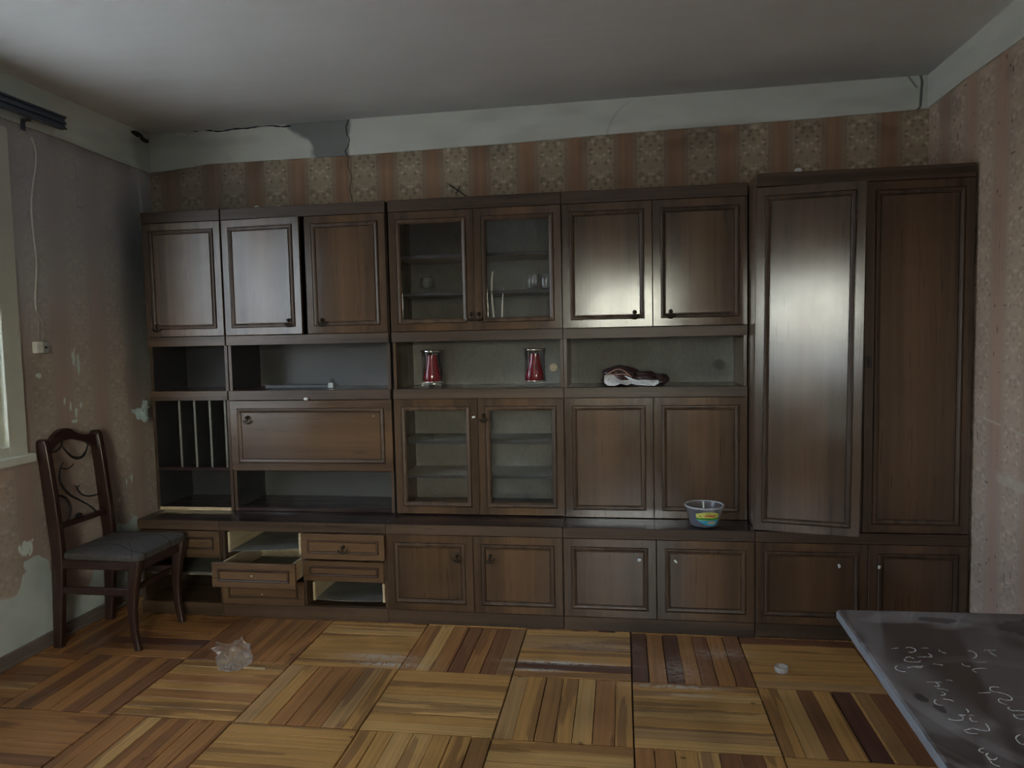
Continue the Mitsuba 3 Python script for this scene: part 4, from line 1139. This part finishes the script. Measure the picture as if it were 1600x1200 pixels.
# bag on the floor
bx, by = 1.042, -1.115
V, F = [], []
nu, nv = 72, 26
for j in range(nv + 1):
    t = j / nv
    for i in range(nu):
        a = 2 * math.pi * i / nu
        c, s = math.cos(a), math.sin(a)
        left = max(0, -c); right = max(0, c)
        rx = 0.072 + 0.014 * right * math.sin(math.pi * min(1, t * 1.1)) + (0.018 * left * max(0, t - .78) / .22)
        if right > 0:
            rx -= 0.030 * right * max(0, 0.45 - t) / .45
        ry = 0.048
        top = 0.118 + 0.030 * math.exp(-((c - .25) / .28) ** 2) + 0.010 * math.sin(5 * a) - 0.022 * math.exp(-((c - 0.02) / .10) ** 2)
        base = min(1.0, (t / .07)) ** .5
        q = np.array([c * 2.2, s * 2.2, t * 3.0])
        nn = float(meshkit.fbm(q * 1.6, 3, 3)) - .5
        sharp = abs(float(meshkit.noise(q * 1.3 + 5, 8)) - .5)
        k = 1.06 + 0.46 * nn - 0.50 * (0.25 - sharp)
        V.append((bx + base * rx * k * c, by + base * ry * k * s, 0.0015 + 0.86 * top * t))
for j in range(nv):
    for i in range(nu):
        q = [j * nu + i, j * nu + (i + 1) % nu, (j + 1) * nu + (i + 1) % nu, (j + 1) * nu + i]
        F += [(q[0], q[1], q[2]), (q[0], q[2], q[3])]
single('plastic_bag', trimesh.Trimesh(np.array(V), np.array(F), process=False), 'film', 'crumpled transparent plastic bag standing open on the parquet', 'plastic bag', smooth=18)
# ring of tape, splinter, crumbs on the floor
single('tape_ring', lathe([(0.024, 0.0015), (0.0275, 0.0015), (0.0275, 0.022), (0.024, 0.022), (0.024, 0.0015)], (3.405, -0.885, 0), 28), 'tape', 'small translucent tape ring on the parquet left of the table', 'ring', smooth=40)
V = np.array([(1.075, -1.108, .0016), (1.190, -1.116, .0016), (1.186, -1.098, .0016), (1.090, -1.092, .0016), (1.078, -1.106, .006), (1.186, -1.113, .005), (1.182, -1.100, .006), (1.094, -1.094, .005)])
single('wood_splinter', trimesh.Trimesh(V, [(4, 5, 6), (4, 6, 7), (0, 1, 5), (0, 5, 4), (1, 2, 6), (1, 6, 5), (2, 3, 7), (2, 7, 6), (3, 0, 4), (3, 4, 7)], process=False), 'splinter', 'pale wood splinter lying beside the plastic bag', 'splinter')
# items behind glass in unit 3
def cup(name, label, cat, prof, at, group=None):
    single(name, lathe(prof, at, 32, wave=lambda t, z: 1 + .02 * math.cos(12 * t)), 'clear', label, cat, group, smooth=40)


sz = 1.6765
cup('sugar_bowl', 'small footed cut-glass bowl behind the left upper glass door', 'bowl', [(0, 0), (.024, 0), (.026, .004), (.012, .012), (.012, .02), (.030, .032), (.036, .055), (.034, .078), (.030, .088), (.027, .086), (.031, .076), (.033, .055), (.026, .036), (0, .028)], (1.722, -0.20, sz))
gl = [(0, 0), (.026, 0), (.031, .010), (.034, .040), (.033, .070), (.029, .086), (.0265, .086), (.030, .068), (.031, .040), (.028, .014), (0, .010)]
cup('drinking_glass', 'left one of two rounded glasses behind the right upper glass door', 'glass', gl, (2.292, -0.20, sz), 'glasses behind the right door')
cup('drinking_glass', 'right one of two rounded glasses behind the right upper glass door', 'glass', gl, (2.362, -0.19, sz), 'glasses behind the right door')
dish = [(0, .004), (.05, .004), (.085, .022), (.088, .026), (.085, .030), (.050, .010), (0, .010)]
cup('glass_dish', 'shallow glass dish at the bottom behind the left upper glass door', 'dish', [(r, z + .07 * 0) for r, z in dish], (1.785, -0.22, 1.4705))
cup('glass_dish', 'shallow glass dish at the bottom behind the right upper glass door', 'dish', dish, (2.290, -0.22, 1.4705))
scene['glass_dish'] = scene['glass_dish']
single('saucer', lathe([(0, 0), (.018, 0), (.034, .010), (.033, .013), (.017, .004), (0, .004)], (1.715, -0.22, 0.8975), 28), 'mirror_metal', 'small shiny saucer on the shelf behind the left lower glass door', 'saucer', smooth=40)
for pts, r, lab in (([(2.098, -0.295, 1.4715), (2.095, -0.295, 1.56), (2.090, -0.295, 1.66), (2.0975, -0.295, 1.775)], [.0060, .0066, .0056, .0050], 'taller of two thin white strips standing behind the right upper glass door'),
                    ([(2.142, -0.295, 1.4715), (2.142, -0.295, 1.54), (2.1445, -0.295, 1.61), (2.153, -0.295, 1.690)], [.0060, .0048, .0040, .0012], 'shorter of two thin white strips standing behind the right upper glass door')):
    single('white_strip', tube(smooth_path(pts, 16), np.interp(np.linspace(0, 1, 16), np.linspace(0, 1, 4), r), 8), 'white', lab, 'strip', 'white strips behind the glass', smooth=60)  # two thin white tubes modelled just behind the pane
# bar lying on the shelf of unit 2
mb = thing('metal_bar', 'thin grey metal bar with an end clip lying on the open shelf above the flap', 'bar')
add(cbox(0.78, 1.170, -0.215, -0.190, 1.1765, 1.196, .002), 'bar_metal', 'bar', mb)
add(cbox(1.150, 1.180, -0.220, -0.186, 1.1765, 1.204, .002), 'grey_plastic', 'clip', mb)
for i in range(4):
    add(tube([(1.158 + .007 * i, -0.205, 1.203), (1.158 + .007 * i, -0.205, 1.226)], .0014, 6), 'black', 'prong', mb)
# little things on edges
single('plaster_crumb', blob((1.083, YU - .008, 1.1275), (.014, .010, .0085), 31, .2, 6), 'white', 'white plaster crumb stuck on the top edge of the drop-front flap', 'crumb', smooth=True)
single('plaster_crumb', blob((0.838, -0.33, 2.1545), (.013, .009, .005), 32, .25, 6), 'white', 'larger of two white plaster flakes on top of the bar cabinet', 'crumb', smooth=True)
single('plaster_crumb', blob((0.958, -0.33, 2.1535), (.009, .007, .004), 33, .25, 6), 'white', 'smaller of two white plaster flakes on top of the bar cabinet', 'crumb', smooth=True)
single('bottle_cap', lathe([(0, 0), (.0165, 0), (.0165, .010), (.014, .016), (.008, .019), (0, .020)], (3.545, -0.515, ZT + .0005), 20), 'white', 'white cap on top of the wardrobe', 'cap', smooth=40)
hook = [tube(smooth_path([(1.815, -.004, 2.285), (1.845, -.016, 2.262), (1.866, -.012, 2.248), (1.905, -.010, 2.215)], 12), .0032, 6), tube([(1.86, -.002, 2.252), (1.86, -.022, 2.252)], .004, 6), tube([(1.850, -.014, 2.235), (1.868, -.014, 2.255), (1.872, -.014, 2.272)], .0026, 6)]
single('bent_wire', join(*hook), 'black', 'bent dark wire on a nail in the back wall above the glazed cabinet', 'wire', smooth=50)
wp = lathe([(0, 0), (.006, 0), (.0065, .008), (.004, .013), (0, .014)], n=12)
v = wp.vertices
single('wall_plug', trimesh.Trimesh(np.stack([XR - v[:, 2], -0.865 + v[:, 0], 0.385 + v[:, 1] * 1.3], 1), wp.faces, process=False), 'white', 'small white plug stuck in the right wall above the table', 'wall plug', smooth=40)
